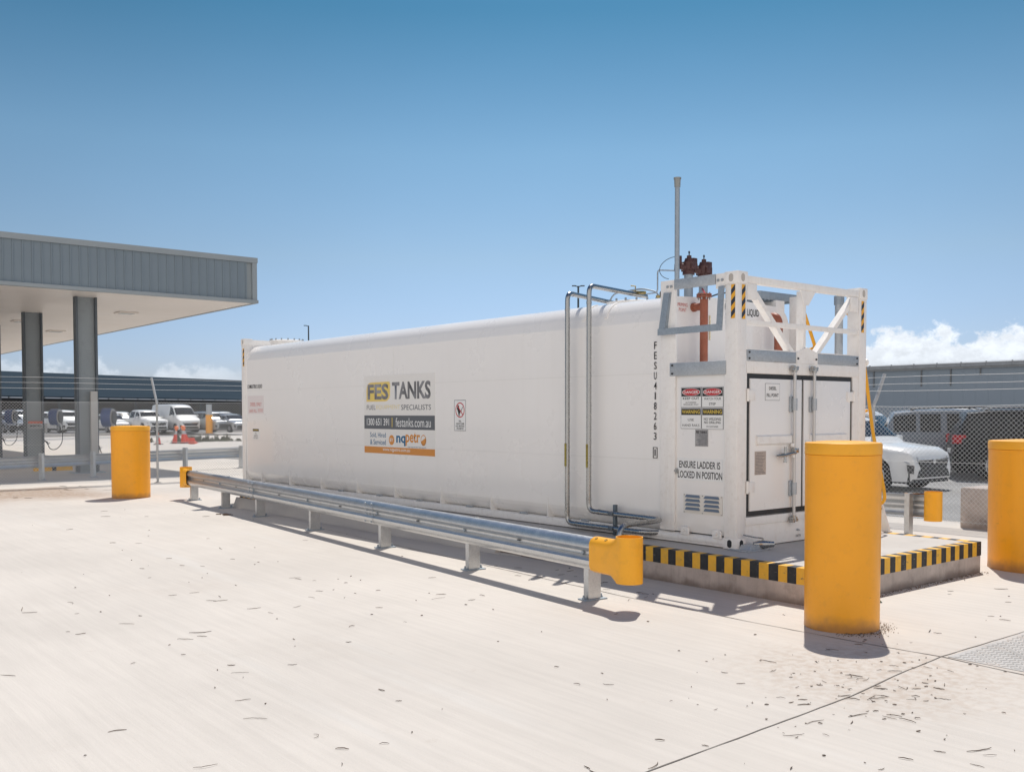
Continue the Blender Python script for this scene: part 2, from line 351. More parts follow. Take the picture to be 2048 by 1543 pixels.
def tag(o, label=None, cat=None, group=None, kind=None):
    if label: o['label'] = label
    if cat: o['category'] = cat
    if group: o['group'] = group
    if kind: o['kind'] = kind
    return o
LOCAL = set()
def thing(name, label, cat, loc=(0, 0, 0), rz=0, group=None, local=False):
    o = bpy.data.objects.new(name, None); C.objects.link(o); o.location = loc; o.rotation_euler = (0, 0, rz)
    o.empty_display_size = 0.2
    tag(o, label, cat, group)
    if local: LOCAL.add(o.name); o['_loc'] = 1
    return o
def copy_tree(o, parent=None):
    c = o.copy(); C.objects.link(c)
    if parent is not None: c.parent = parent
    for ch in list(o.children): copy_tree(ch, c)
    return c
def text(s, name, m, parent, center, right, up, w, hgt, off=0.0, lift=0.0):
    """lettering fitted to a w x h box centred at `center`"""
    cu = bpy.data.curves.new(name, 'FONT'); cu.body = s; cu.size = 1; cu.align_x = 'CENTER'; cu.offset = off; cu.resolution_u = 3
    cu.space_line = 0.95
    to = bpy.data.objects.new(name, cu); C.objects.link(to)
    dg = bpy.context.evaluated_depsgraph_get(); me = bpy.data.meshes.new_from_object(to.evaluated_get(dg))
    bpy.data.objects.remove(to); bpy.data.curves.remove(cu)
    xs = [v.co.x for v in me.vertices]; ys = [v.co.y for v in me.vertices]
    cx, cy = (min(xs) + max(xs)) / 2, (min(ys) + max(ys)) / 2
    sx, sy = w / max(1e-6, max(xs) - min(xs)), hgt / max(1e-6, max(ys) - min(ys))
    r, u = Vector(right).normalized(), Vector(up).normalized(); nrm = r.cross(u)
    q = parent
    while q is not None and q.parent: q = q.parent
    offv = Vector((0, 0, 0)) if (q is None or q.get('_loc')) else q.location
    for v in me.vertices: v.co = Vector(center) + r * ((v.co.x - cx) * sx) + u * ((v.co.y - cy) * sy) + nrm * lift - offv
    me.materials.clear(); me.materials.append(m)
    o = bpy.data.objects.new(name, me); C.objects.link(o)
    if parent is not None: o.parent = parent
    return o
def arc(p0, pc, p1, n=6):
    """rounded bend from p0 via corner pc to p1"""
    p0, pc, p1 = Vector(p0), Vector(pc), Vector(p1)
    return [p0 * (1 - t) ** 2 + pc * 2 * t * (1 - t) + p1 * t * t for t in [i / n for i in range(n + 1)]]
def bend(pts, rad, n=6):
    out = [Vector(pts[0])]
    for i in range(1, len(pts) - 1):
        a, b, c = Vector(pts[i - 1]), Vector(pts[i]), Vector(pts[i + 1])
        da = min(rad, (a - b).length * .48); dc = min(rad, (c - b).length * .48)
        out += arc(b + (a - b).normalized() * da, b, b + (c - b).normalized() * dc, n)
    out.append(Vector(pts[-1])); return out

# ================================================================ SETTING: GROUND
def ground_material():
    m = bpy.data.materials.new("broomed_concrete"); m.use_nodes = True; t = m.node_tree; b = t.nodes["Principled BSDF"]
    tcn = t.nodes.new("ShaderNodeTexCoord"); g = tcn.outputs["Object"]
    def nz(scale, det=6, rot=None, sc=None, rg=.6):
        vec = g
        if sc:
            mp = t.nodes.new("ShaderNodeMapping"); mp.inputs["Scale"].default_value = sc; mp.inputs["Rotation"].default_value = (0, 0, rot or 0)
            t.links.new(g, mp.inputs[0]); vec = mp.outputs[0]
        n = t.nodes.new("ShaderNodeTexNoise"); n.inputs["Scale"].default_value = scale; n.inputs["Detail"].default_value = det; n.inputs["Roughness"].default_value = rg
        t.links.new(vec, n.inputs["Vector"]); return n.outputs["Fac"]
    def rng(v, a, b_, lo, hi):
        r = t.nodes.new("ShaderNodeMapRange"); r.interpolation_type = 'SMOOTHSTEP'; t.links.new(v, r.inputs[0])
        for i, x in enumerate((a, b_, lo, hi)): r.inputs[i + 1].default_value = x
        return r.outputs[0]
    def mixc(f, c, col2, mode='MIX'):
        mm = t.nodes.new("ShaderNodeMixRGB"); mm.blend_type = mode
        if isinstance(f, float): mm.inputs[0].default_value = f
        else: t.links.new(f, mm.inputs[0])
        t.links.new(c, mm.inputs[1])
        if isinstance(col2, tuple): mm.inputs[2].default_value = (*col2, 1)
        else: t.links.new(col2, mm.inputs[2])
        return mm.outputs[0]
    rgb = t.nodes.new("ShaderNodeRGB"); rgb.outputs[0].default_value = (0.612, 0.565, 0.515, 1); c = rgb.outputs[0]
    c = mixc(1.0, c, rng(nz(0.35, 5), .3, .7, .93, 1.05), 'MULTIPLY')
    # broom strokes / drag marks running roughly along the slab
    c = mixc(1.0, c, rng(nz(3.0, 5, R(-8), (6, 0.25, 1)), .3, .7, .955, 1.03), 'MULTIPLY')
    c = mixc(rng(nz(1.1, 6, R(-20), (2.2, 0.22, 1)), .56, .75, 0, .28), c, (0.66, 0.645, 0.62))
    c = mixc(rng(nz(0.5, 8, R(0), (1, 1, 1), .72), .54, .74, 0, .34), c, (0.50, 0.44, 0.385))
    c = mixc(rng(nz(2.7, 9, R(0), (1, 1, 1), .75), .60, .76, 0, .35), c, (0.44, 0.37, 0.31))
    c = mixc(rng(nz(55, 4), .66, .78, 0, .30), c, (0.34, 0.29, 0.25))
    # sandy dirt washed along the fence line and round the near bollard
    sp = t.nodes.new("ShaderNodeSeparateXYZ"); t.links.new(g, sp.inputs[0])
    def mth(op, a, b_=None):
        n = t.nodes.new("ShaderNodeMath"); n.operation = op
        for i, v in enumerate((a, b_)):
            if v is None: continue
            if isinstance(v, (int, float)): n.inputs[i].default_value = v
            else: t.links.new(v, n.inputs[i])
        return n.outputs[0]
    nn = nz(0.8, 6)
    fy = mth('ADD', sp.outputs["Y"], mth('MULTIPLY', nn, 2.6))
    band = mth('MULTIPLY', rng(fy, 15.6, 17.6, 0, 1), rng(fy, 20.6, 19.6, 0, 1))
    lft = rng(mth('ADD', sp.outputs["X"], nn), -0.2, -1.6, 0, 1)
    dirt = mth('MULTIPLY', mth('MULTIPLY', band, lft), rng(nz(9, 7), .3, .6, .45, .95))
    c = mixc(dirt, c, (0.385, 0.285, 0.215))
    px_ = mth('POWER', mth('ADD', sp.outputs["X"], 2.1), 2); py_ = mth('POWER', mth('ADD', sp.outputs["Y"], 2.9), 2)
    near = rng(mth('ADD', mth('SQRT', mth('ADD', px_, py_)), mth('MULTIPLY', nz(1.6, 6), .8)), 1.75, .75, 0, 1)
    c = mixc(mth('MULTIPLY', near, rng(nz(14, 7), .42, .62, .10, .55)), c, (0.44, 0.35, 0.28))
    # beyond the fence: a slightly greyer service road
    t.links.new(c, b.inputs["Base Color"]); b.inputs["Roughness"].default_value = 0.88
    b.inputs["Specular IOR Level"].default_value = 0.25
    bn = t.nodes.new("ShaderNodeBump"); bn.inputs["Strength"].default_value = 0.30; bn.inputs["Distance"].default_value = 0.006
    s1 = mth('ADD', nz(60, 5), mth('MULTIPLY', nz(9, 5, R(-8), (8, .4, 1)), .8))
    t.links.new(s1, bn.inputs["Height"]); t.links.new(bn.outputs[0], b.inputs["Normal"])
    return m
M_ground = ground_material()
g = MB(); g.quad((-700, -700, 0), (900, -700, 0), (900, 900, 0), (-700, 900, 0))
tag(g.build("ground", M_ground), "pale broomed concrete apron with hairline joints and scattered twigs", "ground", kind="structure")

def strip(name, pts, w, z, m, label, jit=0.0, kind="structure", cat="joint"):
    mb = MB(); P = [Vector((x, y, z)) for x, y in pts]; L_, R_ = [], []
    Q = []
    for i in range(len(P) - 1):
        n = max(1, int((P[i + 1] - P[i]).length / 0.12))
        for k in range(n): Q.append(P[i].lerp(P[i + 1], k / n))
    Q.append(P[-1])
    for i, p in enumerate(Q):
        t = (Q[min(i + 1, len(Q) - 1)] - Q[max(0, i - 1)]).normalized(); nn = Vector((-t.y, t.x, 0))
        j = random.uniform(-jit, jit); ww = w * random.uniform(.6, 1.2) / 2
        L_.append(mb.bm.verts.new(p + nn * (ww + j))); R_.append(mb.bm.verts.new(p - nn * (ww - j)))
    for i in range(len(Q) - 1): mb.bm.faces.new((L_[i], R_[i], R_[i + 1], L_[i + 1]))
    return tag(mb.build(name, m), label, cat, kind=kind)
strip("ground_joint", [(-0.95, 7.5), (-1.44, .3), (-1.45, -1.2), (-1.42, -2.2), (-1.36, -2.93)], .011, .003, M_joint, "hairline joint in the concrete running along the guardrail", .004)
strip("ground_joint", [(-1.36, -2.93), (-1.40, -3.4), (-1.46, -4.3)], .014, .003, M_joint, "short dark joint edge along the near side of the steel plate", .003)
strip("ground_joint", [(-7.6, -3.25), (-4.7, -3.13), (-2.76, -3.05), (-2.0, -2.96), (-1.36, -2.91), (-.05, -2.93), (3.0, -2.95)], .009, .0035, M_joint, "sawn joint crossing the concrete in front of the bollards", .003)

# checker plate set in the ground at the right
cp = MB(); cp.box(-1.33, 1.2, -5.4, -2.945, -.02, .004)
plate = thing("checker_plate_cover", "steel checker plate cover set flush in the concrete at the right edge", "cover plate", (-1.33, -5.4, 0))
cp.build("plate", M_checker, plate)
cp = MB()
for i in range(60):
    for j in range(58):
        x, y = -1.29 + i * .042, -5.35 + j * .042
        if y > -2.97 or x > 1.17: continue
        a = .016; s = 1 if (i + j) % 2 else -1
        cp.prism([(x - a, y - s * a, .004), (x + .004, y - s * .004 + .003, .004), (x + a, y + s * a, .004), (x - .004, y + s * .004 - .003, .004)], (0, 0, .0025))
cp.build("tread_pattern", M_checker, plate)

# far ground surfaces
def sheet(name, pts, z, m, label, cat="ground", base=0.0):
    mb = MB(); mb.prism([(x, y, base) for x, y in pts], (0, 0, z - base))
    return tag(mb.build(name, m), label, cat, kind="structure")
SD = Vector((.919, .394, 0)); SN = Vector((-.394, .919, 0))        # direction of the far yard and the shed
def yard(a, b): p = Vector((17.3, 75.9, 0)) + SD * a + SN * b; return (p.x, p.y)
sheet("yard_plateau", [yard(-60, -1.8), yard(60, -1.8), yard(60, 200), yard(-60, 200)], .19, mat("yard_asphalt", (0.17, 0.17, 0.172), .9, noise=(.3, .1)), "dark asphalt yard behind a kerb where cars stand in a row", base=-.02)
sheet("road", [yard(-60, -9), yard(60, -9), yard(60, -5.2), yard(-60, -5.2)], .012, mat("pale_road", (0.38, 0.36, 0.35), .9, noise=(.3, .08)), "pale grey service road in front of the parked row", "road", base=-.02)
mbk = MB(); mbk.prism([(*yard(-60, -2.15), -.02), (*yard(60, -2.15), -.02), (*yard(60, -1.85), -.02), (*yard(-60, -1.85), -.02)], (0, 0, .24))
tag(mbk.build("kerb", mat("kerb_concrete", (0.52, 0.50, 0.48), .85, noise=(1, .08))), "long concrete kerb in front of the far row of cars", "kerb", kind="structure")
sheet("carpark", [(7.4, -30), (60, -30), (60, 60), (7.4, 40)], .008, M_asph, "light grey asphalt car park behind the right hand fence", "car park", base=-.02)

# ================================================================ PLINTH
pl = thing("concrete_plinth", "low concrete plinth with a yellow and black striped edge under the white tank", "plinth", (-.52, -1.3, 0))
PX0, PX1, PY0, PY1, PZ = -.50, 2.645, -1.3, 11.2, .34
b = MB(); b.box(PX0, PX1, PY0, PY1, -.05, PZ, .012); b.build("slab", M_conc, pl)
b = MB(); b.box(PX0 + .1, PX1 - .1, PY0 + .1, PY1 - .1, PZ - .01, PZ + .002); b.build("slab_top", M_conctop, pl)
b = MB(); e = .003; n = 0
def stripe_l(b, axis, a0, a1, side):
    # an L-shaped painted patch: top strip and the upper part of the face
    if axis == 'x':
        y = PY0 if side < 0 else PY1
        ys = (y - e, y + .115) if side < 0 else (y - .115, y + e)
        b.box(a0, a1, ys[0], ys[1], PZ - .004, PZ + .004); yy = (y - e, y + .01) if side < 0 else (y - .01, y + e)
        b.box(a0, a1, yy[0], yy[1], PZ - .150, PZ - .0041)
    else:
        x = PX0 if side < 0 else PX1
        xs = (x - e, x + .115) if side < 0 else (x - .115, x + e)
        b.box(xs[0], xs[1], a0, a1, PZ - .004, PZ + .004); xx = (x - e, x + .01) if side < 0 else (x - .01, x + e)
        b.box(xx[0], xx[1], a0, a1, PZ - .150, PZ - .0041)
x = PX1 + e; k = 1
while x > PX0 - e:
    x2 = max(PX0 - e, x - random.uniform(.094, .108)); b.mi = k % 2; stripe_l(b, 'x', x2, x, -1); x = x2; k += 1
for side in (-1, 1):
    y = PY0 + .115 if False else PY0 + .1151; k = 0
    while y < PY1:
        y2 = min(PY1, y + random.uniform(.098, .112)); b.mi = k % 2; stripe_l(b, 'y', y, y2, side); y = y2; k += 1
b.mi = 0
for X_, s in ((PX0, -1), (PX1, 1)):
    b.box(X_ - e if s < 0 else X_ - .01, X_ + .01 if s < 0 else X_ + e, PY0 + .0101, PY0 + .115, PZ - .150, PZ - .0041)
b.build("striped_edge_paint", [M_ystripe, M_bstripe], pl)

b = MB(); b.prism([(PX0 - .005, 2.9, -.01), (PX0 - .11, 3.3, -.01), (PX0 - .11, PY1 + .10, -.01), (PX0 + .5, PY1 + .12, -.01), (PX0 + .5, PY1 + .004, -.01), (PX0 - .005, PY1 + .004, -.01)], (0, 0, .02))
b.prism([(PX0 - .10, 3.3, 0), (PX0 - .006, 3.3, 0), (PX0 - .006, 3.3, .185), (PX0 - .03, 3.3, .185)], (0, PY1 + .1 - 3.3, 0))
b.prism([(PX0 - .006, PY1 + .005, 0), (PX0 - .006, PY1 + .1, 0), (PX0 - .006, PY1 + .04, .185), (PX0 - .006, PY1 + .005, .185)], (.5, 0, 0)); b.build("haunching", M_ground, pl)
for fx in (.0, 2.28):
    b = MB(); b.box(fx + .01, fx + .15, 11.95, 12.19, -.02, .342, .01); b.build("footing_pad", M_conc, pl)
# ================================================================ TANK
T = thing("fuel_storage_tank", "long white container style diesel tank on a striped concrete plinth", "fuel tank", (0, 0, .34))
LY = 12.19; WX = 2.44; ZB = .345; ZT = 3.236
def shell_profile():
    P = []
    def rc(cx, cz, r, a0, a1, n=8):
        for i in range(n + 1):
            a = R(a0 + (a1 - a0) * i / n); P.append((cx + r * math.cos(a), cz + r * math.sin(a)))
    x0, x1 = .02, WX - .02
    rc(x0 + .25, .41 + .25, .25, 270, 180)
    P.append((x0, 2.81)); rc(x0 + .282, 2.835, .262, 166, 98)
    P.append((1.22, 3.135))
    rc(x1 - .282, 2.835, .262, 82, 14); P.append((x1, 2.81))
    rc(x1 - .25, .66, .25, 0, -90)
    return P
prof = shell_profile()
b = MB(); ys = [1.06 + i * (12.08 - 1.06) / 44 for i in range(45)]; rings = []
for y in ys:
    rings.append([b.bm.verts.new((x, y, z)) for x, z in prof])
for i in range(len(ys) - 1):
    for k in range(len(prof)):
        f = b.bm.faces.new((rings[i][k], rings[i][(k + 1) % len(prof)], rings[i + 1][(k + 1) % len(prof)], rings[i + 1][k])); f.smooth = True
b.bm.faces.new(rings[0]); b.bm.faces.new(rings[-1][::-1]); bmesh.ops.recalc_face_normals(b.bm, faces=b.bm.faces)
shell = b.build("tank_shell", M_white, T, 11)
# weld seams
b = MB()
for z in (2.215, 1.248): b.box(.0165, .022, 1.1, 12.05, z - .003, z + .003)
for y in (6.62,): b.box(.0175, .022, y - .002, y + .002, .7, 2.78)
b.build("weld_seam", mat("seam_paint", (0.80, 0.785, 0.76), .4), shell)
# straps over the shoulder beside the pipes
def strap(y):
    b = MB(); pts = [(x, z) for x, z in prof[10:19]]
    cx, cz = .302, 2.835
    out = [(cx + (x - cx) * 1.04, cz + (z - cz) * 1.04) for x, z in pts]
    poly = [(x, y, z) for x, z in pts] + [(x, y, z) for x, z in out[::-1]]
    b.prism(poly, (0, .05, 0)); b.build("roof_strap", M_wframe, T)
strap(2.33); strap(1.95)
# bottom side rail and gussets
for X_ in (.0, WX - .14):
    b = MB(); b.box(X_ + .005, X_ + .135, .16, 12.03, .352, .448, .012); b.build("bottom_rail", M_wframe, T)
b = MB()
b.box(.3, 2.1, 1.2, 12.0, .36, .44); b.build("underframe", M_gask, T)
for y in (2.98, 4.16, 5.35, 6.60, 7.75, 8.98, 10.18, 11.35, 12.0):
    b = MB(); b.prism([(.012, y, .449), (.012, y, .47), (.018, y, .70), (.024, y, .62), (.05, y, .55), (.10, y, .49), (.17, y, .449)], (0, .012, 0))
    b.build("gusset", M_wframe, T)
    if y < 9: 
        b = MB(); b.box(.006, .05, y - .75, y - .62, .448, .475, .004); b.build("lashing_lug", M_galv, T)

# corner posts with castings and hazard stickers
def stripes_patch(parent, face, a0, a1, z0, z1, flip=1):
    """diagonal yellow/black sticker; face ('x', X) lies in a x=const plane, ('y', Y) in y=const"""
    b = MB(); n = 8; hgt = (z1 - z0) / 6.0; w = a1 - a0
    def P(a, z):
        return (face[1], a, z) if face[0] == 'x' else (a, face[1], z)
    k = 0; z = z0 - w
    while z < z1:
        za, zb = z, z + hgt
        poly = [(a0, za), (a1, za + w), (a1, zb + w), (a0, zb)] if flip > 0 else [(a0, za + w), (a1, za), (a1, zb), (a0, zb + w)]
        # clip to z range
        def clip(poly, lim, keep_above):
            out = []
            for i in range(len(poly)):
                p, q = poly[i], poly[(i + 1) % len(poly)]
                ip = p[1] >= lim if keep_above else p[1] <= lim; iq = q[1] >= lim if keep_above else q[1] <= lim
                if ip: out.append(p)
                if ip != iq:
                    tt = (lim - p[1]) / (q[1] - p[1]); out.append((p[0] + (q[0] - p[0]) * tt, lim))
            return out
        poly = clip(poly, z0, True)
        if len(poly) > 2: poly = clip(poly, z1, False)
        if len(poly) > 2:
            b.mi = k % 2; f = b.bm.faces.new([b.bm.verts.new(P(*p)) for p in poly]); f.material_index = k % 2
        z += hgt; k += 1
    return b.build("hazard_sticker", [M_yelp, mat("navy_black", (0.02, 0.03, 0.05), .4)], parent)
def post(x0, y0, sx, sy):
    b = MB(); b.box(x0, x0 + .155, y0, y0 + .16, ZB + .115, ZT - .125, .006); p = b.build("corner_post", M_wframe, T)
    for z0, z1 in ((ZB, ZB + .115), (ZT - .125, ZT + .008)):
        b = MB(); b.box(x0 - .008, x0 + .165, y0 - .008, y0 + .170, z0, z1, .01); c = b.build("corner_casting", M_wframe, p)
        zc = (z0 + z1) / 2
        b = MB()
        yf = y0 - .009 if sy < 0 else y0 + .171
        xf = x0 - .009 if sx < 0 else x0 + .166
        for kind in ('y', 'x'):
            pts = []
            for i in range(20):
                a = i * math.pi / 10; u, v = .030 * math.cos(a), .030 * math.sin(a) + (.012 if math.sin(a) > 0 else -.012)
                pts.append((x0 + .078 + u, yf, zc + v) if kind == 'y' else (xf, y0 + .08 + u, zc + v))
            b.bm.faces.new([b.bm.verts.new(q) for q in pts])
        b.build("casting_hole", M_gask if z0 < 1 else M_conctop, c)
    return p
pA = post(0, 0, -1, -1); pB = post(WX - .155, 0, 1, -1); pC = post(0, LY - .16, -1, 1); pD = post(WX - .155, LY - .16, 1, 1)
stripes_patch(pA, ('x', -.0035), .030, .082, 2.755, 3.105, -1)
stripes_patch(pA, ('y', -.0035), .068, .126, 2.75, 3.105, 1)
stripes_patch(pB, ('y', -.0035), WX - .115, WX - .060, 2.72, 3.09, 1)
stripes_patch(pC, ('x', -.0035), 12.06, 12.12, 2.7, 3.05, -1)
# far end frame
b = MB(); b.box(.16, WX - .16, LY - .13, LY - .02, 3.11, ZT - .01, .006); b.box(.16, WX - .16, LY - .13, LY - .02, ZB + .01, ZB + .13, .006); b.build("end_frame", M_wframe, T)
b = MB(); b.box(.16, .42, LY - .165, LY - .15, 2.95, 3.22); b.build("end_stiffener", M_wframe, T)

# cabinet end (y 0 .. 1.05)
b = MB(); b.box(.028, WX - .028, .05, 1.045, .47, 2.28, .004); cab = b.build("cabinet", M_white, T)
# frame plate between cabinet and shell
b = MB(); b.box(.0, .03, .845, 1.062, .47, 3.236, .004); b.build("frame_plate", M_wframe, T)
b = MB(); b.box(WX - .03, WX, .845, 1.062, .47, 3.236, .004); b.build("frame_plate", M_wframe, T)
# white ends of the galvanised top bar
b = MB(); b.box(.0, .026, .168, .285, 3.08, 3.236, .004); b.build("bar_bracket", M_wframe, T)
b = MB(); b.box(-.012, .014, .287, .855, 3.125, 3.236, .004)
bar = b.build("top_bar", M_galv, T)
b = MB()
for y in (.195, .25, .90, .955):
    b.cyl((-.002, y, 3.165), (-.014, y, 3.165), .017, seg=6, smooth=False); b.cyl((-.014, y, 3.165), (-.024, y, 3.165), .009, seg=8)
b.build("bolt", M_galv, bar)
# galvanised swing frame
b = MB(); lo, hi = 2.645, 3.10
def slant(z): return -.018 - .035 * (hi - z) / (hi - lo)
b.beam((slant(lo), 1.005, lo), (slant(hi), .955, hi), .085, .010, (1, 0, 0)); b.beam((slant(lo) + .04, .965, lo + .03), (slant(hi) + .04, .905, hi), .010, .07, (1, 0, 0))
b.beam((slant(lo), .195, lo), (slant(hi) - .0, .195, hi), .075, .012, (1, 0, 0))
b.box(slant(lo) - .009, slant(lo) + .003, .155, 1.050, lo - .012, lo + .060); b.build("swing_frame", galv("blue_grey_galvanised", (.33, .385, .44), 12, .5, .5), T)
# galvanised plate band on the left side and above the doors
b = MB(); b.box(-.008, .012, .142, .918, 2.178, 2.322, .004); gp = b.build("kick_plate", M_galv, T)
b = MB()
for y in (.88,):
    for z in (2.205, 2.295): b.cyl((-.008, y, z), (-.016, y, z), .011, seg=8)
b.build("bolt", M_black, gp)
for x0, x1, side in ((.166, 1.024, 0), (1.434, 2.275, 1)):
    b = MB(); b.box(x0, x1, -.004, .014, 2.318, 2.436, .004); gp = b.build("kick_plate", M_galv, T)
    b = MB()
    for z in (2.345, 2.41): b.cyl((x0 + .03 if not side else x1 - .04, -.004, z), (x0 + .03 if not side else x1 - .04, -.013, z), .011, seg=8)
    b.build("bolt", M_black, gp)
# recess back: tall end wall panel already given by the shell end; wall lettering
text("PRIMING\nPOINT", "wall_lettering", M_redtxt, shell, (.365, 1.057, 2.975), (1, 0, 0), (0, 0, 1), .17, .10)
text("LIQUID", "wall_lettering", M_black, shell, (1.665, 1.057, 2.985), (1, 0, 0), (0, 0, 1), .235, .10, .012)
text("O", "wall_lettering", M_black, shell, (1.145, 1.057, 3.035), (1, 0, 0), (0, 0, 1), .05, .11, .012)
text("COMBUSTIBLE LIQUID", "wall_lettering", M_black, shell, (.0165, 11.63, 2.285), (0, -1, 0), (0, 0, 1), .66, .085, .006)
text("DIESEL ONLY", "wall_lettering", M_redtxt, shell, (.0150, 11.58, 1.945), (0, -1, 0), (0, 0, 1), .50, .07, .004)
text("SAFE FILL", "wall_lettering", M_redtxt, shell, (.0150, 11.71, 1.815), (0, -1, 0), (0, 0, 1), .34, .06)
b = MB(); b.box(.0158, .021, 11.24, 11.95, 1.76, 2.11); b.build("sign_vinyl", mat("pinkish_vinyl", (0.80, 0.74, 0.73), .4), shell)
b = MB(); 
for i in range(3): b.box(.0148, .0157, 11.27, 11.50, 1.80 + i * .022, 1.807 + i * .022)
b.build("small_print", M_redtxt, shell)
b = MB(); b.box(.0150, .021, 11.45, 11.74, 1.255, 1.47); sg = b.build("warning_sign", M_wsign, shell)
b = MB(); b.box(.0140, .0151, 11.46, 11.73, 1.42, 1.465); b.build("sign_header", M_black, sg)
text("WARNING", "sign_lettering", M_yink, sg, (.0136, 11.595, 1.442), (0, -1, 0), (0, 0, 1), .22, .028)
text("FULL\nHANDRAIL\nMUST BE UP", "sign_lettering", M_black, sg, (.0146, 11.595, 1.335), (0, -1, 0), (0, 0, 1), .20, .12)
# container number, top to bottom
nb = "FESU418263"
for i, ch in enumerate(nb):
    z = 2.577 - i * .1135 - .045
    text(ch, "number_lettering", M_black, shell, (.0125, 1.150, z), (0, -1, 0), (0, 0, 1), .016 if ch == '1' else .040, .083, .006)
text("1", "number_lettering", M_black, shell, (.0125, 1.150, 1.325), (0, -1, 0), (0, 0, 1), .015, .075, .006)
b = MB()
for y0, y1, z0, z1 in ((1.118, 1.182, 1.262, 1.268), (1.118, 1.182, 1.38, 1.386), (1.118, 1.123, 1.262, 1.386), (1.177, 1.182, 1.262, 1.386)):
    b.box(.0125, .019, y0, y1, z0, z1)
b.build("number_box", M_black, shell)

# company sign, y 5.497 .. 7.50, z 1.134 .. 2.37
RY, UP = (0, -1, 0), (0, 0, 1)
b = MB(); b.box(.0155, .021, 5.497, 7.50, 1.134, 2.365); S = b.build("company_sign", mat("company_sign_vinyl", (0.83, 0.81, 0.78), .35), shell)
def L2(s, m, y0, y1, z0, z1, off=0.0, lift=0.0):
    return text(s, "sign_lettering", m, S, (.0140 - lift, (y0 + y1) / 2, (z0 + z1) / 2), RY, UP, abs(y0 - y1), z1 - z0, off)
def signbox(name, m, y0, y1, z0, z1, lift=.001):
    b = MB(); b.box(.0155 - lift, .0156, y0, y1, z0, z1); return b.build(name, m, S)
# rounded yellow emblem
b = MB(); pts = []
for cy, cz, r_, a0 in ((7.33, 2.16, .09, 90), (7.35, 2.00, .04, 180), (6.80, 2.03, .09, 270), (6.76, 2.21, .04, 0)):
    for i in range(6):
        a = R(a0 + i * 18); pts.append((cy - r_ * math.cos(a) * -1, cz + r_ * math.sin(a)))
pts = [(7.43, 1.955), (6.86, 1.955), (6.80, 1.965), (6.745, 2.0), (6.72, 2.05), (6.715, 2.235), (6.735, 2.262), (6.76, 2.268), (7.30, 2.262), (7.37, 2.245), (7.415, 2.20), (7.43, 2.14)]
b.prism([(.0143, y, z) for y, z in pts], (.0012, 0, 0)); b.build("emblem_panel", mat("gold_ink", (0.84, 0.62, 0.24), .4), S)
b = MB(); c0 = Vector((7.07, 2.11)); b.prism([(.0138, c0.x + (y - c0.x) * .93, c0.y + (z - c0.y) * .90) for y, z in pts], (.0006, 0, 0)); b.build("emblem_face", mat("emblem_yellow_ink", (0.82, 0.62, 0.16), .4), S)
L2("FES", M_silver, 7.39, 6.765, 1.985, 2.235, .035, .0006)
L2("TANKS", M_silver, 6.66, 5.60, 1.985, 2.255, .035)
L2("FUEL", M_greybar, 7.42, 7.15, 1.825, 1.90)
L2("EQUIPMENT", M_ylight, 7.13, 6.43, 1.825, 1.90)
L2("SPECIALISTS", M_greybar, 6.40, 5.595, 1.82, 1.90)
signbox("sign_band", M_greybar, 5.497, 7.50, 1.520, 1.735)
L2("1300 651 391", M_wsign, 7.42, 6.75, 1.575, 1.69, .010)
signbox("divider", M_yink, 6.655, 6.67, 1.555, 1.705, .0016)
L2("festanks.com.au", M_wsign, 6.56, 5.60, 1.56, 1.70, .0)
L2("Sold, Hired", M_blueink, 7.32, 6.85, 1.375, 1.465, .004)
L2("& Serviced", M_blueink, 7.32, 6.85, 1.270, 1.355, .004)
b = MB(); b.cyl((.0143, 6.68, 1.352), (.0155, 6.68, 1.352), .078, seg=24); b.build("roundel", M_oink, S)
L2("BY", M_wsign, 6.73, 6.63, 1.325, 1.38, .01, .0006)
L2("nq", M_blueink, 6.545, 6.285, 1.265, 1.425, .030)
L2("petr", M_oink, 6.28, 5.885, 1.270, 1.475, .022)
b = MB()
for i in range(32):
    a0, a1 = i * math.pi / 16, (i + 1) * math.pi / 16
    f = lambda a, r: (.0138, 5.795 - r * math.cos(a) * .88, 1.365 + r * math.sin(a))
    b.quad(f(a0, .082), f(a1, .082), f(a1, .070), f(a0, .070))
b.build("drop_ring", M_oink, S)
b = MB(); b.prism([(.0138, 5.795 + .068 * math.cos(a), 1.365 + .076 * math.sin(a)) for a in [R(150 + i * 15) for i in range(14)]], (.001, 0, 0)); b.build("drop_fill", M_oink, S)
L2("FUEL EQUIPMENT SPECIALISTS", M_blueink, 6.22, 5.72, 1.243, 1.262)
signbox("sign_band", M_oink, 5.497, 7.50, 1.134, 1.238)
L2("www.nqpetro.com.au", M_wsign, 6.94, 6.16, 1.160, 1.222, .006)

# no naked flame sign
b = MB(); b.box(.0155, .021, 4.735, 5.01, 1.52, 1.957); nf = b.build("prohibition_sign", M_wsign, shell)
b = MB()
for y0, y1, z0, z1 in ((4.735, 5.01, 1.52, 1.527), (4.735, 5.01, 1.95, 1.957), (4.735, 4.741, 1.52, 1.957), (5.004, 5.01, 1.52, 1.957)): b.box(.0146, .0156, y0, y1, z0, z1)
b.build("sign_border", M_greybar, nf)
b = MB(); cy_, cz_ = 4.872, 1.815
for i in range(40):
    a0, a1 = i * math.pi / 20, (i + 1) * math.pi / 20
    f = lambda a, r: (.0142, cy_ + r * math.cos(a), cz_ + r * math.sin(a))
    b.quad(f(a0, .108), f(a1, .108), f(a1, .093), f(a0, .093))
b.prism([(.0142, cy_ + .073, cz_ + .063), (.0142, cy_ + .063, cz_ + .073), (.0142, cy_ - .073, cz_ - .063), (.0142, cy_ - .063, cz_ - .073)], (.0008, 0, 0))
b.build("prohibition_ring", M_red, nf)
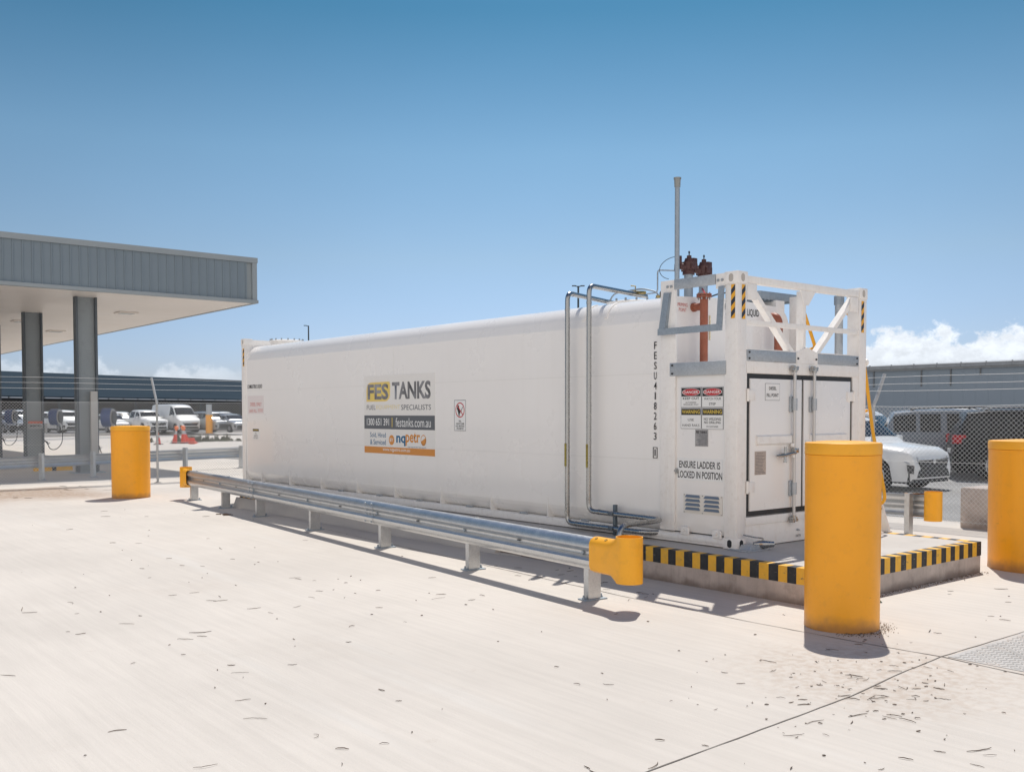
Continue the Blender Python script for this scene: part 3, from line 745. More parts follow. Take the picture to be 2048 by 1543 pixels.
b = MB(); b.prism([(.0148, cy_ + y, cz_ + z) for y, z in ((.035, -.07), (.05, -.02), (.075, .02), (.06, .06), (.04, .075), (.02, .05), (.03, .02), (-.005, -.01), (-.01, -.04), (.015, -.06), (.0, -.08), (.03, -.085))], (.0006, 0, 0))
b.prism([(.0148, cy_ - .02, cz_ - .02), (.0148, cy_ - .028, cz_ - .025), (.0148, cy_ - .07, cz_ + .045), (.0148, cy_ - .062, cz_ + .05)], (.0006, 0, 0)); b.build("flame_symbol", M_black, nf)
text("FIRE,\nNAKED FLAME\nAND SMOKING\nPROHIBITED", "sign_lettering", M_black, nf, (.0146, 4.872, 1.605), RY, UP, .21, .13, .012)

SO = .027
def cs(name, m, y0, y1, z0, z1, lift=0.0, par=None):
    b = MB(); b.box(.0235 - lift, .0285 - lift * .8, y0 + SO, y1 + SO, z0 - .006, z1 - .006); return b.build(name, m, par or cab)
def ct(s, m, par, y0, y1, z0, z1, off=0.0, lift=.0018): return text(s, "sign_lettering", m, par, (.0235 - lift, (y0 + y1) / 2 + SO, (z0 + z1) / 2 - .006), RY, UP, abs(y0 - y1), z1 - z0, off)
def quad_sign(y0, y1, z0, z1, head, body, danger):
    s_ = cs("safety_sign", M_greybar, y0, y1, z0, z1)
    cs("sign_face", M_wsign, y0 + .004, y1 - .004, z0 + .004, z1 - .004, .0008, s_)
    hh = (z1 - z0) * (.42 if danger else .30); hz0 = z1 - .008 - hh
    cs("sign_header", M_black, y0 + .008, y1 - .008, hz0, z1 - .008, .0013, s_)
    ym = (y0 + y1) / 2; zm = hz0 + hh / 2
    if danger:
        for rr, mm, lf in ((1.0, M_wsign, .0024), (.94, M_red, .0029)):
            b = MB(); w_ = (y1 - y0) / 2 - .018
            pts_ = [(.0235 - lf, SO + ym + w_ * rr * math.cos(a * math.pi / 16), zm - .006 + hh * .43 * rr * math.sin(a * math.pi / 16)) for a in range(32)]
            b.prism(pts_, (.0006, 0, 0)); b.build("header_oval", mm, s_)
        ct("DANGER", M_wsign, s_, ym + w_ * .80, ym - w_ * .80, zm - hh * .17, zm + hh * .17, .012, .0033)
    else:
        ct("WARNING", M_yink, s_, y1 - .018, y0 + .018, hz0 + hh * .22, hz0 + hh * .80, .014, .0024)
    for (t_, ya, yb, za, zb, o_) in body: ct(t_, M_black, s_, ym + ya, ym - yb, z0 + za, z0 + zb, o_)
quad_sign(.465, .752, 1.838, 2.058, "D", [("KEEP OUT", .115, .115, .085, .112, .012), ("AUTHORISED\nPERSONNEL ONLY", .105, .105, .022, .062, 0)], True)
quad_sign(.168, .458, 1.838, 2.056, "D", [("WATCH YOUR", .115, .115, .078, .106, .0), ("STEP", .045, .045, .022, .050, .006)], True)
quad_sign(.465, .752, 1.606, 1.832, "W", [("USE", .042, .042, .085, .112, 0), ("HAND RAILS", .12, .12, .025, .052, 0)], False)
quad_sign(.168, .458, 1.602, 1.832, "W", [("NO WELDING\nNO DRILLING", .115, .115, .062, .125, .010), ("ON CONTAINER", .08, .08, .022, .040, 0)], False)
dp = cs("data_plate", M_plate, .372, .548, 1.418, 1.598, .0); ct("FES TANKS", M_black, dp, .535, .385, 1.558, 1.585, .02)
b = MB()
for i in range(12):
    z = 1.43 + i * .0105; b.box(.0222, .0234, .41, .56 - random.uniform(0, .05), z - .006, z - .0025)
b.build("small_print", M_greybar, dp)
ls = cs("ladder_sign", M_wsign, .170, .800, 1.045, 1.285)
ct("ENSURE LADDER IS", M_black, ls, .772, .205, 1.178, 1.255, .014, .001); ct("LOCKED IN POSITION", M_black, ls, .790, .178, 1.068, 1.145, .014, .001)
ts = cs("small_sticker", M_wsign, .40, .62, 2.112, 2.135); ct("AAA  =====  AAA", M_red, ts, .60, .42, 2.118, 2.130, 0, .001) if False else None
# round lock
b = MB(); b.cyl((.028, .838, 1.135), (.004, .838, 1.135), .030, seg=20); b.cyl((.004, .838, 1.135), (-.004, .838, 1.135), .016, seg=6, smooth=False); b.build("cabinet_lock", M_stain, cab)
# louvre vent
b = MB(); b.box(.0205, .0285, .198, .735, .680, .888, .002); vt = b.build("louvre_vent", mat("cream_vent_plate", (0.80, 0.76, 0.70), .4), cab)
for c_ in range(2):
    for r_ in range(4):
        yc = .340 + c_ * .262; zc = .715 + r_ * .0455 - (.0 if c_ else .0)
        b = MB(); W_ = .105
        P_ = [(.0200, yc - W_, zc), (.0200, yc + W_, zc), (.0200, yc + W_ * .86, zc + .030), (.0200, yc - W_ * .86, zc + .030)]
        O_ = [(.004, yc - W_ * .96, zc + .002), (.004, yc + W_ * .96, zc + .002)]
        v = [b.bm.verts.new(p) for p in P_]; o_ = [b.bm.verts.new(p) for p in O_]
        for q in ((v[3], v[2], o_[1], o_[0]), (v[0], o_[0], v[3]) , (v[1], v[2], o_[1]), (v[0], v[1], o_[1], o_[0])):
            try: b.bm.faces.new(q)
            except ValueError: pass
        b.build("louvre", mat("vent_louvre_grey", (0.22, 0.27, 0.33), .4, .3), vt)
b = MB()
for y in (.21, .466, .722):
    for z in (.690, .878): b.cyl((.0205, y, z), (.016, y, z), .006, seg=8)
b.build("rivet", M_plate, vt)
# hinge lugs at cabinet foot, lower tube rail
b = MB(); b.tube([(.045, .16, .405), (.045, 2.4, .405)], .052, 16); b.build("foot_tube", M_wframe, T)
for y in (.66, .22):
    b = MB(); b.box(-.015, .03, y, y + .085, .445, .53, .004); b.box(-.03, -.012, y - .045, y - .012, .445, .525, .008)
    b.cyl((-.018, y + .04, .49), (-.03, y + .04, .49), .016, seg=12); b.build("foot_lug", M_wframe, T)
# foot plate
b = MB(); b.box(-.06, .30, -.20, .06, .342, .356, .003); b.prism([(.02, -.16, .356), (.25, -.16, .356), (.2, -.16, .40), (.06, -.16, .40)], (0, .14, 0)); b.build("foot_plate", M_galv, T)

# ---- front (door) end
b = MB(); b.box(.16, WX - .16, -.0, .045, 2.188, 2.316, .004); b.box(.16, WX - .16, .0, .045, 2.437, 2.447); b.build("header_beam", M_wframe, T)
b = MB(); b.box(.16, WX - .16, .002, .045, .585, .672, .004); b.box(.16, WX - .16, .018, .05, .352, .5849, .003); b.build("sill_beam", M_wframe, T)
text("EARTH", "sill_lettering", M_black, T, (1.12, .016, .408), (1, 0, 0), UP, .09, .030)
b = MB(); b.cyl((1.10, .018, .475), (1.10, -.0, .475), .012, seg=8); b.cyl((1.10, .0, .475), (1.10, -.02, .475), .006, seg=8); b.build("earth_stud", M_galv, T)
b = MB(); b.box(.155, .168, .004, .04, .672, 2.188); b.box(2.16, WX - .155, .004, .05, .672, 2.188); b.build("door_jamb", M_wframe, T)
doors = []
for x0, x1, hx in ((.176, 1.155, .18), (1.160, 2.145, 2.145)):
    b = MB(); b.box(x0, x1, .012, .048, .682, 2.183); d = b.build("door", M_gask, T); doors.append(d)
    mx0, mx1 = (x0 + .042, x1 - .018) if hx < 1 else (x0 + .018, x1 - .042)
    b = MB(); b.box(mx0, mx1, -.004, .03, .735, 2.135, .003); pnl = b.build("door_panel", M_white, d)
    zs = (1.905, .935)
    for z in zs:
        b = MB()
        if hx < 1: b.box(hx - .025, hx + .115, -.013, -.0045, z, z + .11, .003); b.cyl((hx - .012, -.012, z - .012), (hx - .012, -.012, z + .122), .014, seg=10)
        else: b.box(hx - .115, hx + .035, -.013, -.0045, z, z + .11, .003); b.cyl((hx + .022, -.012, z - .012), (hx + .022, -.012, z + .122), .014, seg=10)
        b.build("hinge", M_wframe, d)
    # pressed ledge
    b = MB(); b.prism([(mx0 + .10, -.004, 1.535), (mx0 + .10, -.030, 1.52), (mx0 + .10, -.030, 1.445), (mx0 + .10, -.004, 1.425)], (mx1 - mx0 - .22 if hx < 1 else mx1 - mx0 - .2, 0, 0)); b.build("pressed_ledge", M_wframe, pnl)
# inner vertical ledge on right door
b = MB(); b.box(1.205, 1.285, -.02, -.005, 1.27, 1.46, .003); b.build("catch_plate", M_wframe, doors[1])
for x, d in ((.945, doors[0]), (1.315, doors[1])):
    b = MB(); b.cyl((x, -.045, .62), (x, -.045, 2.25), .0185, seg=14); rod = b.build("locking_rod", mat("zinc_rod", (0.60, 0.59, 0.58), .4, .6), d)
    for z in (.62, 2.245):
        s_ = 1 if z > 1 else -1
        b = MB(); b.box(x - .05, x + .05, -.06, -.01, z - .012, z + .012, .004); b.box(x - .045, x - .02, -.07, -.02, z + s_ * .012, z + s_ * .045, .004); b.box(x + .018, x + .05, -.065, -.02, z + s_ * .012, z + s_ * .035, .004)
        b.cyl((x, -.045, z - .03), (x, -.045, z + .03), .026, seg=10); b.build("cam", M_stain, rod)
    for z in ((1.78, .86) if x < 1.2 else (1.78, .86)):
        b = MB(); b.box(x - .050, x + .042, -.028, -.005, z, z + .17, .006); b.cyl((x, -.045, z + .02), (x, -.045, z + .15), .030, seg=12)
        for dz in (.03, .14): b.cyl((x - .036, -.028, z + dz), (x - .036, -.034, z + dz), .008, seg=8)
        b.build("rod_bracket", M_galv, rod)
# handle with cross
b = MB(); b.box(.90, .98, -.085, -.03, 1.335, 1.385, .006)
b.tube([(.93, -.075, 1.335), (.84, -.075, 1.33), (.74, -.07, 1.315), (.60, -.06, 1.312)], [.014, .015, .016, .010], 10)
b.tube([(.745, -.068, 1.235), (.745, -.068, 1.30), (.750, -.068, 1.405)], [.018, .013, .015], 8)
b.box(.72, .775, -.075, -.03, 1.295, 1.335, .005); b.build("door_handle", M_stain, doors[0])
b = MB(); b.box(.905, .985, -.06, -.035, 1.285, 1.325, .004); b.box(.895, .98, -.055, -.03, 1.40, 1.44, .004); b.build("handle_catch", M_wframe, doors[0])
def fs(name, m, x0, x1, z0, z1, par, y=-.0048, t_=.0012):
    b = MB(); b.box(x0, x1, y - t_, y + .0005, z0, z1); return b.build(name, m, par)
sg = fs("fill_point_sign", M_greybar, .470, .728, 1.905, 2.088, doors[0]); fs("sign_face", M_wsign, .474, .724, 1.909, 2.084, sg, -.0058)
text("DIESEL", "sign_lettering", M_black, sg, (.60, -.0085, 2.035), (1, 0, 0), UP, .13, .036, .014)
text("FILL POINT", "sign_lettering", M_black, sg, (.60, -.0085, 1.962), (1, 0, 0), UP, .21, .036, .014)
sg = fs("notice_plate", M_plate2, .298, .492, 1.115, 1.365, doors[0])
b = MB()
for i in range(15):
    z = 1.125 + i * .0155; b.box(.312 + (.02 if i > 12 else 0), .478 - random.uniform(0, .06), -.0075, -.0062, z, z + .004)
b.build("small_print", M_greybar, sg)
# upper truss
b = MB(); b.box(.165, WX - .165, .0, .07, 3.128, 3.205, .005); b.build("top_beam", M_wframe, T)
b = MB(); b.box(.15, WX - .15, .012, .032, 2.692, 2.748, .003); b.build("mid_rail", M_wframe, T)
for p0_, p1_ in (((.30, .055, 3.06), (1.03, .055, 2.40)), ((WX - .22, .055, 3.12), (1.41, .055, 2.39))):
    b = MB(); b.beam(p0_, p1_, .052, .080); b.build("diagonal_brace", M_wframe, T)
b = MB(); b.box(1.185, 1.235, .016, .110, 2.44, 3.126, .004); b.build("centre_upright", M_wframe, T)
b = MB(); b.prism([(1.105, .004, 3.126), (1.40, .004, 3.126), (1.262, .004, 2.965), (1.185, .004, 2.965)], (0, .007, 0)); b.build("top_gusset_plate", M_wframe, T)
b = MB(); b.prism([(1.026, -.006, 2.316), (1.432, -.006, 2.316), (1.432, -.006, 2.44), (1.235, -.006, 2.50), (1.026, -.006, 2.44)], (0, .02, 0)); gp = b.build("centre_gusset_plate", M_wframe, T)
b = MB()
for x in (1.055, 1.40): b.cyl((x, -.006, 2.37), (x, -.016, 2.37), .012, seg=8)
b.build("bolt", M_black, gp)
for x0 in (.165, WX - .34):
    b = MB(); b.box(x0, x0 + .160, .0, .012, 2.955, 3.125, .003); b.build("corner_plate", M_wframe, T)

# ---- pipes on the near end
def pipe(name, pts, r, m, par=T, rad=.09, seg=14):
    b = MB(); b.tube(bend(pts, rad), r, seg); return b.build(name, m, par)
p1 = pipe("breather_pipe", [(1.15, 2.93, 3.235), (-.10, 2.49, 3.235), (-.10, 2.49, .425), (-.10, 1.20, .425), (.02, 1.10, .425)], .030, M_stain, rad=.10)
p2 = pipe("breather_pipe", [(1.25, 2.45, 3.29), (-.10, 2.11, 3.29), (-.10, 2.11, .60), (-.10, .955, .59), (-.22, .90, .59), (-.80, .88, .585), (-.88, .85, .44), (-.90, .84, .20)], .030, M_stain, rad=.10)
b = MB()
for p, q in (((-.10, 2.49, 3.02), (-.10, 2.49, 3.05)), ((-.10, 2.49, .55), (-.10, 2.49, .57)), ((-.10, 2.32, .425), (-.10, 2.34, .425)), ((.02, 2.532, 3.235), (.04, 2.54, 3.235))): b.cyl(p, q, .0325, seg=14)
b.build("pipe_collar", M_stain, p1)
b = MB()
for p, q in (((-.10, 2.11, 3.07), (-.10, 2.11, 3.10)), ((-.10, 2.11, .73), (-.10, 2.11, .75)), ((-.10, 1.95, .60), (-.10, 1.92, .60)), ((-.38, .895, .589), (-.40, .895, .589)), ((-.70, .885, .586), (-.72, .885, .586))): b.cyl(p, q, .0325, seg=14)
b.build("pipe_collar", M_stain, p2)
for y, m_ in ((2.492, p1), (2.112, p2)):
    b = MB(); z0 = 1.05
    b.box(-.134, -.128, y - .016, y + .016, 1.12, 1.40); b.build("pipe_label", mat("dark_yellow_label", (0.30, 0.24, 0.04), .5, noise=(40, .5)), m_)
b = MB(); b.box(-.075, -.035, 1.69, 1.73, .345, .70, .003)
for z in (.425, .60):
    b.box(-.145, -.03, 1.675, 1.745, z - .016, z + .016, .003)
b.build("pipe_support", mat("dark_strut", (0.14, 0.17, 0.20), .45, .6), T)
# ball valve by the foot
b = MB(); b.tube([(.16, -.10, .405), (.20, -.13, .405), (.24, -.16, .40), (.29, -.19, .40), (.34, -.22, .40)], [.02, .036, .045, .036, .03], 12)
b.cyl((.24, -.16, .43), (.24, -.16, .465), .012, seg=8); b.tube([(.24, -.16, .465), (.17, -.10, .475), (.08, -.03, .50)], .008, 6); b.build("drain_valve", M_stain, T)
# red oxide priming pipe with flange and tee
b = MB(); b.cyl((.55, .90, 2.2), (.55, .90, 3.085), .046, seg=20); b.cyl((.55, .90, 2.985), (.55, 1.07, 2.985), .043, seg=18); b.cyl((.55, 1.03, 2.985), (.55, 1.059, 2.985), .052, seg=18)
pr = b.build("priming_pipe", M_terra, T)
b = MB(); b.cyl((.55, .90, 3.085), (.55, .90, 3.102), .086, seg=24); b.cyl((.55, .90, 3.108), (.55, .90, 3.125), .086, seg=24); b.build("flange", M_terra, pr)
b = MB()
for i in range(8):
    a = i * math.pi / 4 + .3; b.cyl((.55 + .068 * math.cos(a), .90 + .068 * math.sin(a), 3.06), (.55 + .068 * math.cos(a), .90 + .068 * math.sin(a), 3.14), .009, seg=6)
b.build("bolt", M_plate, pr)
b = MB(); b.box(.585, .60, .842, .86, 2.60, 2.88); b.build("pipe_label", mat("cream_label", (0.75, 0.68, 0.5), .5, noise=(60, .3)), pr)
b = MB(); b.tube(bend([(1.96, .90, 2.2), (1.96, .90, 2.955), (1.96, 1.07, 2.955)], .12, 8), .052, 18)
b.build("suction_pipe", M_terra, T)
# valves on the roof: two stacked actuators on grey pipes
def actuator(x, y, zt, par):
    b = MB(); b.cyl((x, y, 3.0), (x, y, zt - .20), .055, seg=18); st = b.build("valve_riser", M_galvd, par)
    b = MB(); z = zt - .22
    b.cyl((x, y, z), (x, y, z + .06), .075, .07, seg=16); b.cyl((x, y, z + .055), (x, y, z + .15), .085, .09, seg=16)
    b.cyl((x + .01, y, z + .14), (x + .01, y, z + .20), .07, .05, seg=14); b.cyl((x + .01, y, z + .19), (x + .01, y, z + .235), .03, .028, seg=10)
    b.box(x + .02, x + .10, y - .06, y + .04, z + .07, z + .205, .012); b.box(x + .09, x + .115, y - .05, y + .03, z + .05, z + .14, .006)
    b.cyl((x - .02, y, z + .08), (x - .14, y + .03, z + .10), .055, .035, seg=12); b.cyl((x - .13, y + .03, z + .07), (x - .13, y + .03, z + .22), .028, .026, seg=10)
    b.cyl((x - .17, y + .04, z + .03), (x - .17, y + .04, z + .12), .035, .03, seg=10); b.box(x - .05, x + .02, y - .10, y - .06, z + .06, z + .13, .01)
    for i in range(6):
        a = i * math.pi / 3; b.cyl((x + .08 * math.cos(a), y + .08 * math.sin(a), z + .04), (x + .08 * math.cos(a), y + .08 * math.sin(a), z + .075), .012, seg=6)
    b.build("valve_body", M_dkred, st)
    b = MB(); b.cyl((x + .01, y, z + .23), (x + .01, y, z + .28), .007, seg=6); b.tube([(x + .01 + .014 * math.cos(a * .7), y, z + .275 + .014 * math.sin(a * .7)) for a in range(9)], .004, 5, closed=True); b.build("lifting_eye", M_gask, st)
actuator(1.12, 1.62, 3.69, T); actuator(1.375, 1.60, 3.665, T)
b = MB(); b.box(1.0, 1.25, 1.5, 1.75, 3.10, 3.16, .01); b.box(1.28, 1.5, 1.5, 1.72, 3.10, 3.16, .01); b.build("riser_pad", M_wframe, T)
# tall vent
b = MB(); b.cyl((.885, 1.60, 3.09), (.885, 1.60, 4.55), .030, seg=18); v = b.build("vent_pipe", M_galvd, T)
b = MB(); b.cyl((.885, 1.60, 4.50), (.885, 1.60, 4.60), .036, .040, seg=18); b.cyl((.885, 1.60, 4.595), (.885, 1.60, 4.615), .046, seg=18); b.build("vent_cap", mat("vent_cap_grey", (.30, .31, .30), .5, .4), v)
b = MB(); b.cyl((2.33, .30, 2.30), (2.33, .30, 3.16), .048, seg=20); v = b.build("vent_pipe", M_galv, T)
b = MB(); b.cyl((2.33, .30, 3.07), (2.33, .30, 3.175), .060, seg=20); b.build("vent_cap", M_galvd, v)
# thin lines and hoses
pipe("gauge_line", [(.95, 2.9, 3.10), (.95, 2.75, 3.33), (1.02, 2.3, 3.36), (1.1, 2.1, 3.30), (1.1, 2.05, 3.10)], .011, M_galvd, rad=.08, seg=8)
pipe("gauge_line", [(1.0, 2.2, 3.28), (1.0, 2.02, 3.28), (1.0, 2.02, 3.56), (.90, 1.62, 3.50)], .009, M_galvd, rad=.05, seg=8)
b = MB(); b.tube([(.87, 1.62 + .25 * math.sin(t), 3.53 + .135 * math.cos(t)) for t in [i * .21 for i in range(14)]], .004, 6); b.build("control_wire", M_gask, T)
pipe("red_hose", [(1.30, 1.55, 3.30), (1.1, 1.35, 3.22), (.85, 1.1, 3.12)], .013, M_redhose, rad=.1, seg=8)
pipe("black_hose", [(.80, 1.72, 3.10), (.72, 1.74, 3.24), (.9, 1.70, 3.30)], .012, M_hose, rad=.06, seg=8)
b = MB(); b.tube([(1.02, 2.25, 3.3), (1.02, 2.6, 3.345)], .022, 8); b.tube([(1.02, 2.42, 3.34), (1.02, 2.42, 3.40), (1.02, 2.5, 3.415)], .008, 6); b.cyl((1.1, 2.1, 3.1), (1.1, 2.1, 3.26), .03, seg=10); b.build("gauge_valve", M_ycopp, T)
pipe("top_cable", [(1.5, 2.0, 3.14), (1.75, 1.6, 3.3), (1.9, 1.2, 3.24)], .01, M_gask, rad=.1, seg=6)
# manways
def manway(cx, cy, r_):
    b = MB(); b.lathe([(r_ * .93, 3.08), (r_ * .93, 3.155), (r_, 3.16), (r_, 3.19), (r_ * .8, 3.205)], cx, cy, 36); mw = b.build("manway_cover", M_wframe, T)
    b = MB()
    for i in range(16):
        a = i * math.pi / 8; b.cyl((cx + r_ * .93 * math.cos(a), cy + r_ * .93 * math.sin(a), 3.19), (cx + r_ * .93 * math.cos(a), cy + r_ * .93 * math.sin(a), 3.225), .014, seg=6, smooth=False)
    b.build("bolt", M_galvd, mw)
    return mw
manway(1.06, 2.45, .38); manway(.62, 11.45, .34)
# access platform and hand rails at the right
b = MB(); b.box(1.86, 2.62, 1.10, 1.62, 3.185, 3.285, .006)
for i in range(9): b.box(1.88 + i * .08, 1.90 + i * .08, 1.11, 1.61, 3.17, 3.186)
b.build("access_platform", M_galvd, T)
b = MB(); b.box(2.14, 2.32, 1.07, 1.42, 2.40, 3.183, .006); b.box(1.88, 1.895, 1.12, 1.14, 3.10, 3.17); b.build("platform_support", M_wframe, T)
b = MB(); b.tube(bend([(2.72, 1.08, 2.56), (2.62, 1.08, 2.58), (2.49, 1.08, 2.75), (2.49, 1.08, 3.10), (2.74, 1.08, 3.10), (3.02, 1.08, 2.62), (2.72, 1.08, 2.56)], .07), .022, 10)
b.tube([(2.44, .22, 2.56), (2.72, .22, 2.56)], .018, 8); b.tube(bend([(2.44, .25, 2.96), (2.62, .25, 2.96), (2.62, .25, 2.56)], .05), .018, 8)
b.build("hand_rail", M_yelp, T)
b = MB(); b.tube(bend([(2.47, .06, 2.42), (2.49, .03, 2.20), (2.50, -.06, 1.55), (2.53, -.20, .84), (2.55, -.20, .72), (2.53, -.06, .63)], .06), .020, 10)
b.tube([(2.49, .0, 1.80), (2.44, .10, 1.76)], .016, 8); b.build("ladder_rail", M_yelp, T)
for yy in (2.30 + .17, 2.66):
    b = MB(); b.beam((yy, -.157, .345), (yy, .452, 2.25), .030, .10, (0, 1, 0)); b.box(yy - .04, yy + .04, -.21, -.10, .342, .36); b.build("ladder_stile", M_wframe, T)
for i in range(6):
    z = .62 + i * .29; y = -.157 + .817 * (z - .345) / 2.555
    b = MB(); b.box(2.485, 2.645, y - .04, y + .04, z - .012, z + .012); b.build("ladder_rung", M_galv, T)
b = MB(); b.lathe([(.01, 0), (.035, .0), (.045, .02), (.02, .035)], 0, 0, 16)
for v_ in b.bm.verts: v_.co = Vector((WX + v_.co.z, .02 + v_.co.x, 2.37 + v_.co.y))
b.build("side_knob", M_wframe, T)

# ================================================================ GUARDRAILS
def w_profile():
    out = [(0.0, .31), (.030, .306), (.060, .285), (.083, .245), (.083, .215), (.062, .190), (.025, .168), (.022, .155), (.025, .142), (.062, .120), (.083, .095), (.083, .065), (.060, .025), (.030, .004), (0, 0)]
    return out
def guardrail(name, label, p0, p1, z0, posts, group, post_off=.10, caps=None, facing=1, post_h=None, seams=()):
    """rail runs along local +x from p0 to p1, corrugation faces local -y (facing=1)"""
    d = Vector((p1[0] - p0[0], p1[1] - p0[1], 0)); Ln = d.length; ang = math.atan2(d.y, d.x)
    t = thing(name, label, "guardrail", (p0[0], p0[1], 0), ang, group, local=True)
    pr_ = w_profile(); b = MB(); th = .004
    nseg = max(2, int(Ln / 1.0)); xs_ = [Ln * i / nseg for i in range(nseg + 1)]
    F = [(-facing * a, z0 + z) for a, z in pr_]; B_ = [(-facing * (a - th), z0 + z - (th if i == 0 else 0)) for i, (a, z) in enumerate(pr_)]
    poly = F + B_[::-1]; rings = []
    for x in xs_: rings.append([b.bm.verts.new((x, yy, zz)) for yy, zz in poly])
    n_ = len(poly)
    for i in range(nseg):
        for k in range(n_):
            b.bm.faces.new((rings[i][k], rings[i][(k + 1) % n_], rings[i + 1][(k + 1) % n_], rings[i + 1][k])).smooth = True
    b.bm.faces.new(rings[0][::-1]); b.bm.faces.new(rings[-1]); bmesh.ops.recalc_face_normals(b.bm, faces=b.bm.faces)
    rail = b.build("rail", M_galvr, t, 40)
    for sx in seams:       # lapped splice: a second sheet slightly proud, with bolts
        b = MB(); rings = []
        for x in (sx, sx + .30):
            rings.append([b.bm.verts.new((x, -facing * (a + .0035), z0 + z)) for a, z in pr_])
        for k in range(len(pr_) - 1): b.bm.faces.new((rings[0][k], rings[0][k + 1], rings[1][k + 1], rings[1][k]))
        b.build("splice_sheet", M_galvr, rail, 40)
        b = MB()
        for x in (sx + .06, sx + .24):
            for z in (.272, .182, .128, .042):
                yy = -facing * .07 if z in (.272, .042) else -facing * .05
                b.cyl((x, yy, z0 + z), (x, yy - facing * .012, z0 + z), .014, seg=8)
        b.build("bolt", M_galvd, rail)
    b = MB()
    for px_ in posts:
        b.cyl((px_, -facing * .022, z0 + .155), (px_, -facing * .040, z0 + .155), .018, seg=8)
    b.build("bolt", M_galvd, rail)
    b = MB()
    for px_ in [(posts[i] + posts[i + 1]) / 2 for i in range(len(posts) - 1)]:
        b.box(px_ - .03, px_ + .03, -facing * .030 - .002, -facing * .030 + .002, z0 + .150, z0 + .162)
    b.build("slot", M_gask, rail)
    for px_ in posts:
        b = MB(); y0 = facing * .005; y1 = facing * .155; hgt = post_h or z0 + .29
        # C section: web with two flanges
        b.box(px_ - .036, px_ - .030, min(y0, y1), max(y0, y1), .012, hgt)
        for yy in (y0, y1 - facing * .006): b.box(px_ - .030, px_ + .036, min(yy, yy + facing * .006), max(yy, yy + facing * .006), .012, hgt)
        for yy in (y0, y1): 
            s__ = facing if yy == y0 else -facing
            b.box(px_ + .030, px_ + .036, min(yy + s__ * .0061, yy + s__ * .028), max(yy + s__ * .0061, yy + s__ * .028), .012, hgt)
        po = b.build("post", M_galvr, t)
        b = MB(); b.box(px_ - .065, px_ + .065, min(y0 - facing * .05, y1 + facing * .06), max(y0 - facing * .05, y1 + facing * .06), .0, .013, .002); b.build("base_plate", M_galvd, po)
        b = MB()
        for yy in (y0 - facing * .028, y1 + facing * .032): b.cyl((px_, yy, .013), (px_, yy, .048), .010, seg=8); b.cyl((px_, yy, .013), (px_, yy, .028), .018, seg=6, smooth=False)
        b.build("bolt", M_galvd, po)
    def bullnose(xe, sgn):
        """moulded yellow end: sleeve over the rail then an open round drum"""
        b = MB(); zt, dzb = z0 + .362, z0 - .055; rr = .122; cx_, cy_2 = xe + sgn * .10, facing * (rr - .108); sg_ = 40
        rail_f = [(.0, .322), (.045, .320), (.088, .300), (.106, .265), (.106, .235), (.106, .12), (.104, .055), (.090, .015), (.03, -.012)]
        drum_f = [(.1075, .358), (.108, .34), (.108, .31), (.108, .27), (.108, .235), (.108, .10), (.108, .02), (.108, -.03), (.1075, -.053)]
        ring = []
        for x, w_ in ((xe - sgn * .33, 0), (xe - sgn * .12, 0), (xe - sgn * .06, .12), (xe - sgn * .015, .45), (xe + sgn * .03, .80), (xe + sgn * .065, .95), (cx_, 1)):
            bot = w_ ** 1.3
            ring.append([b.bm.verts.new((x, -facing * (a * (1 - w_) + a2 * w_), z0 + (z * (1 - (bot if k > 5 else w_)) + z2 * (bot if k > 5 else w_)))) for k, ((a, z), (a2, z2)) in enumerate(zip(rail_f, drum_f))])
        for i in range(len(ring) - 1):
            for k in range(len(rail_f) - 1): b.bm.faces.new((ring[i][k], ring[i][k + 1], ring[i + 1][k + 1], ring[i + 1][k])).smooth = True
        outer_t, outer_b, inner_t, inner_b = [], [], [], []
        for k in range(sg_):
            a = k * 2 * math.pi / sg_; ca, sa = math.cos(a), math.sin(a)
            outer_t.append(b.bm.verts.new((cx_ + rr * ca, cy_2 + rr * sa, zt))); outer_b.append(b.bm.verts.new((cx_ + rr * ca, cy_2 + rr * sa, dzb)))
            inner_t.append(b.bm.verts.new((cx_ + (rr - .008) * ca, cy_2 + (rr - .008) * sa, zt))); inner_b.append(b.bm.verts.new((cx_ + (rr - .008) * ca, cy_2 + (rr - .008) * sa, dzb)))
        for k in range(sg_):
            j = (k + 1) % sg_
            for q in ((outer_t[k], outer_b[k], outer_b[j], outer_t[j]), (inner_t[k], inner_t[j], inner_b[j], inner_b[k]), (outer_t[k], outer_t[j], inner_t[j], inner_t[k]), (outer_b[k], inner_b[k], inner_b[j], outer_b[j])):
                b.bm.faces.new(q).smooth = True
        cp_ = b.build("end_cap", M_yel, t, 40)
        b = MB()
        for dx in (.27, .13): b.cyl((xe - sgn * dx, -facing * .064, z0 + .308), (xe - sgn * dx, -facing * .069, z0 + .316), .016, seg=10)
        b.build("cap_bolt", mat("cap_bolt_ochre", (.45, .26, .04), .5), cp_)
    for c_ in (caps or []): bullnose(*c_)
    return t
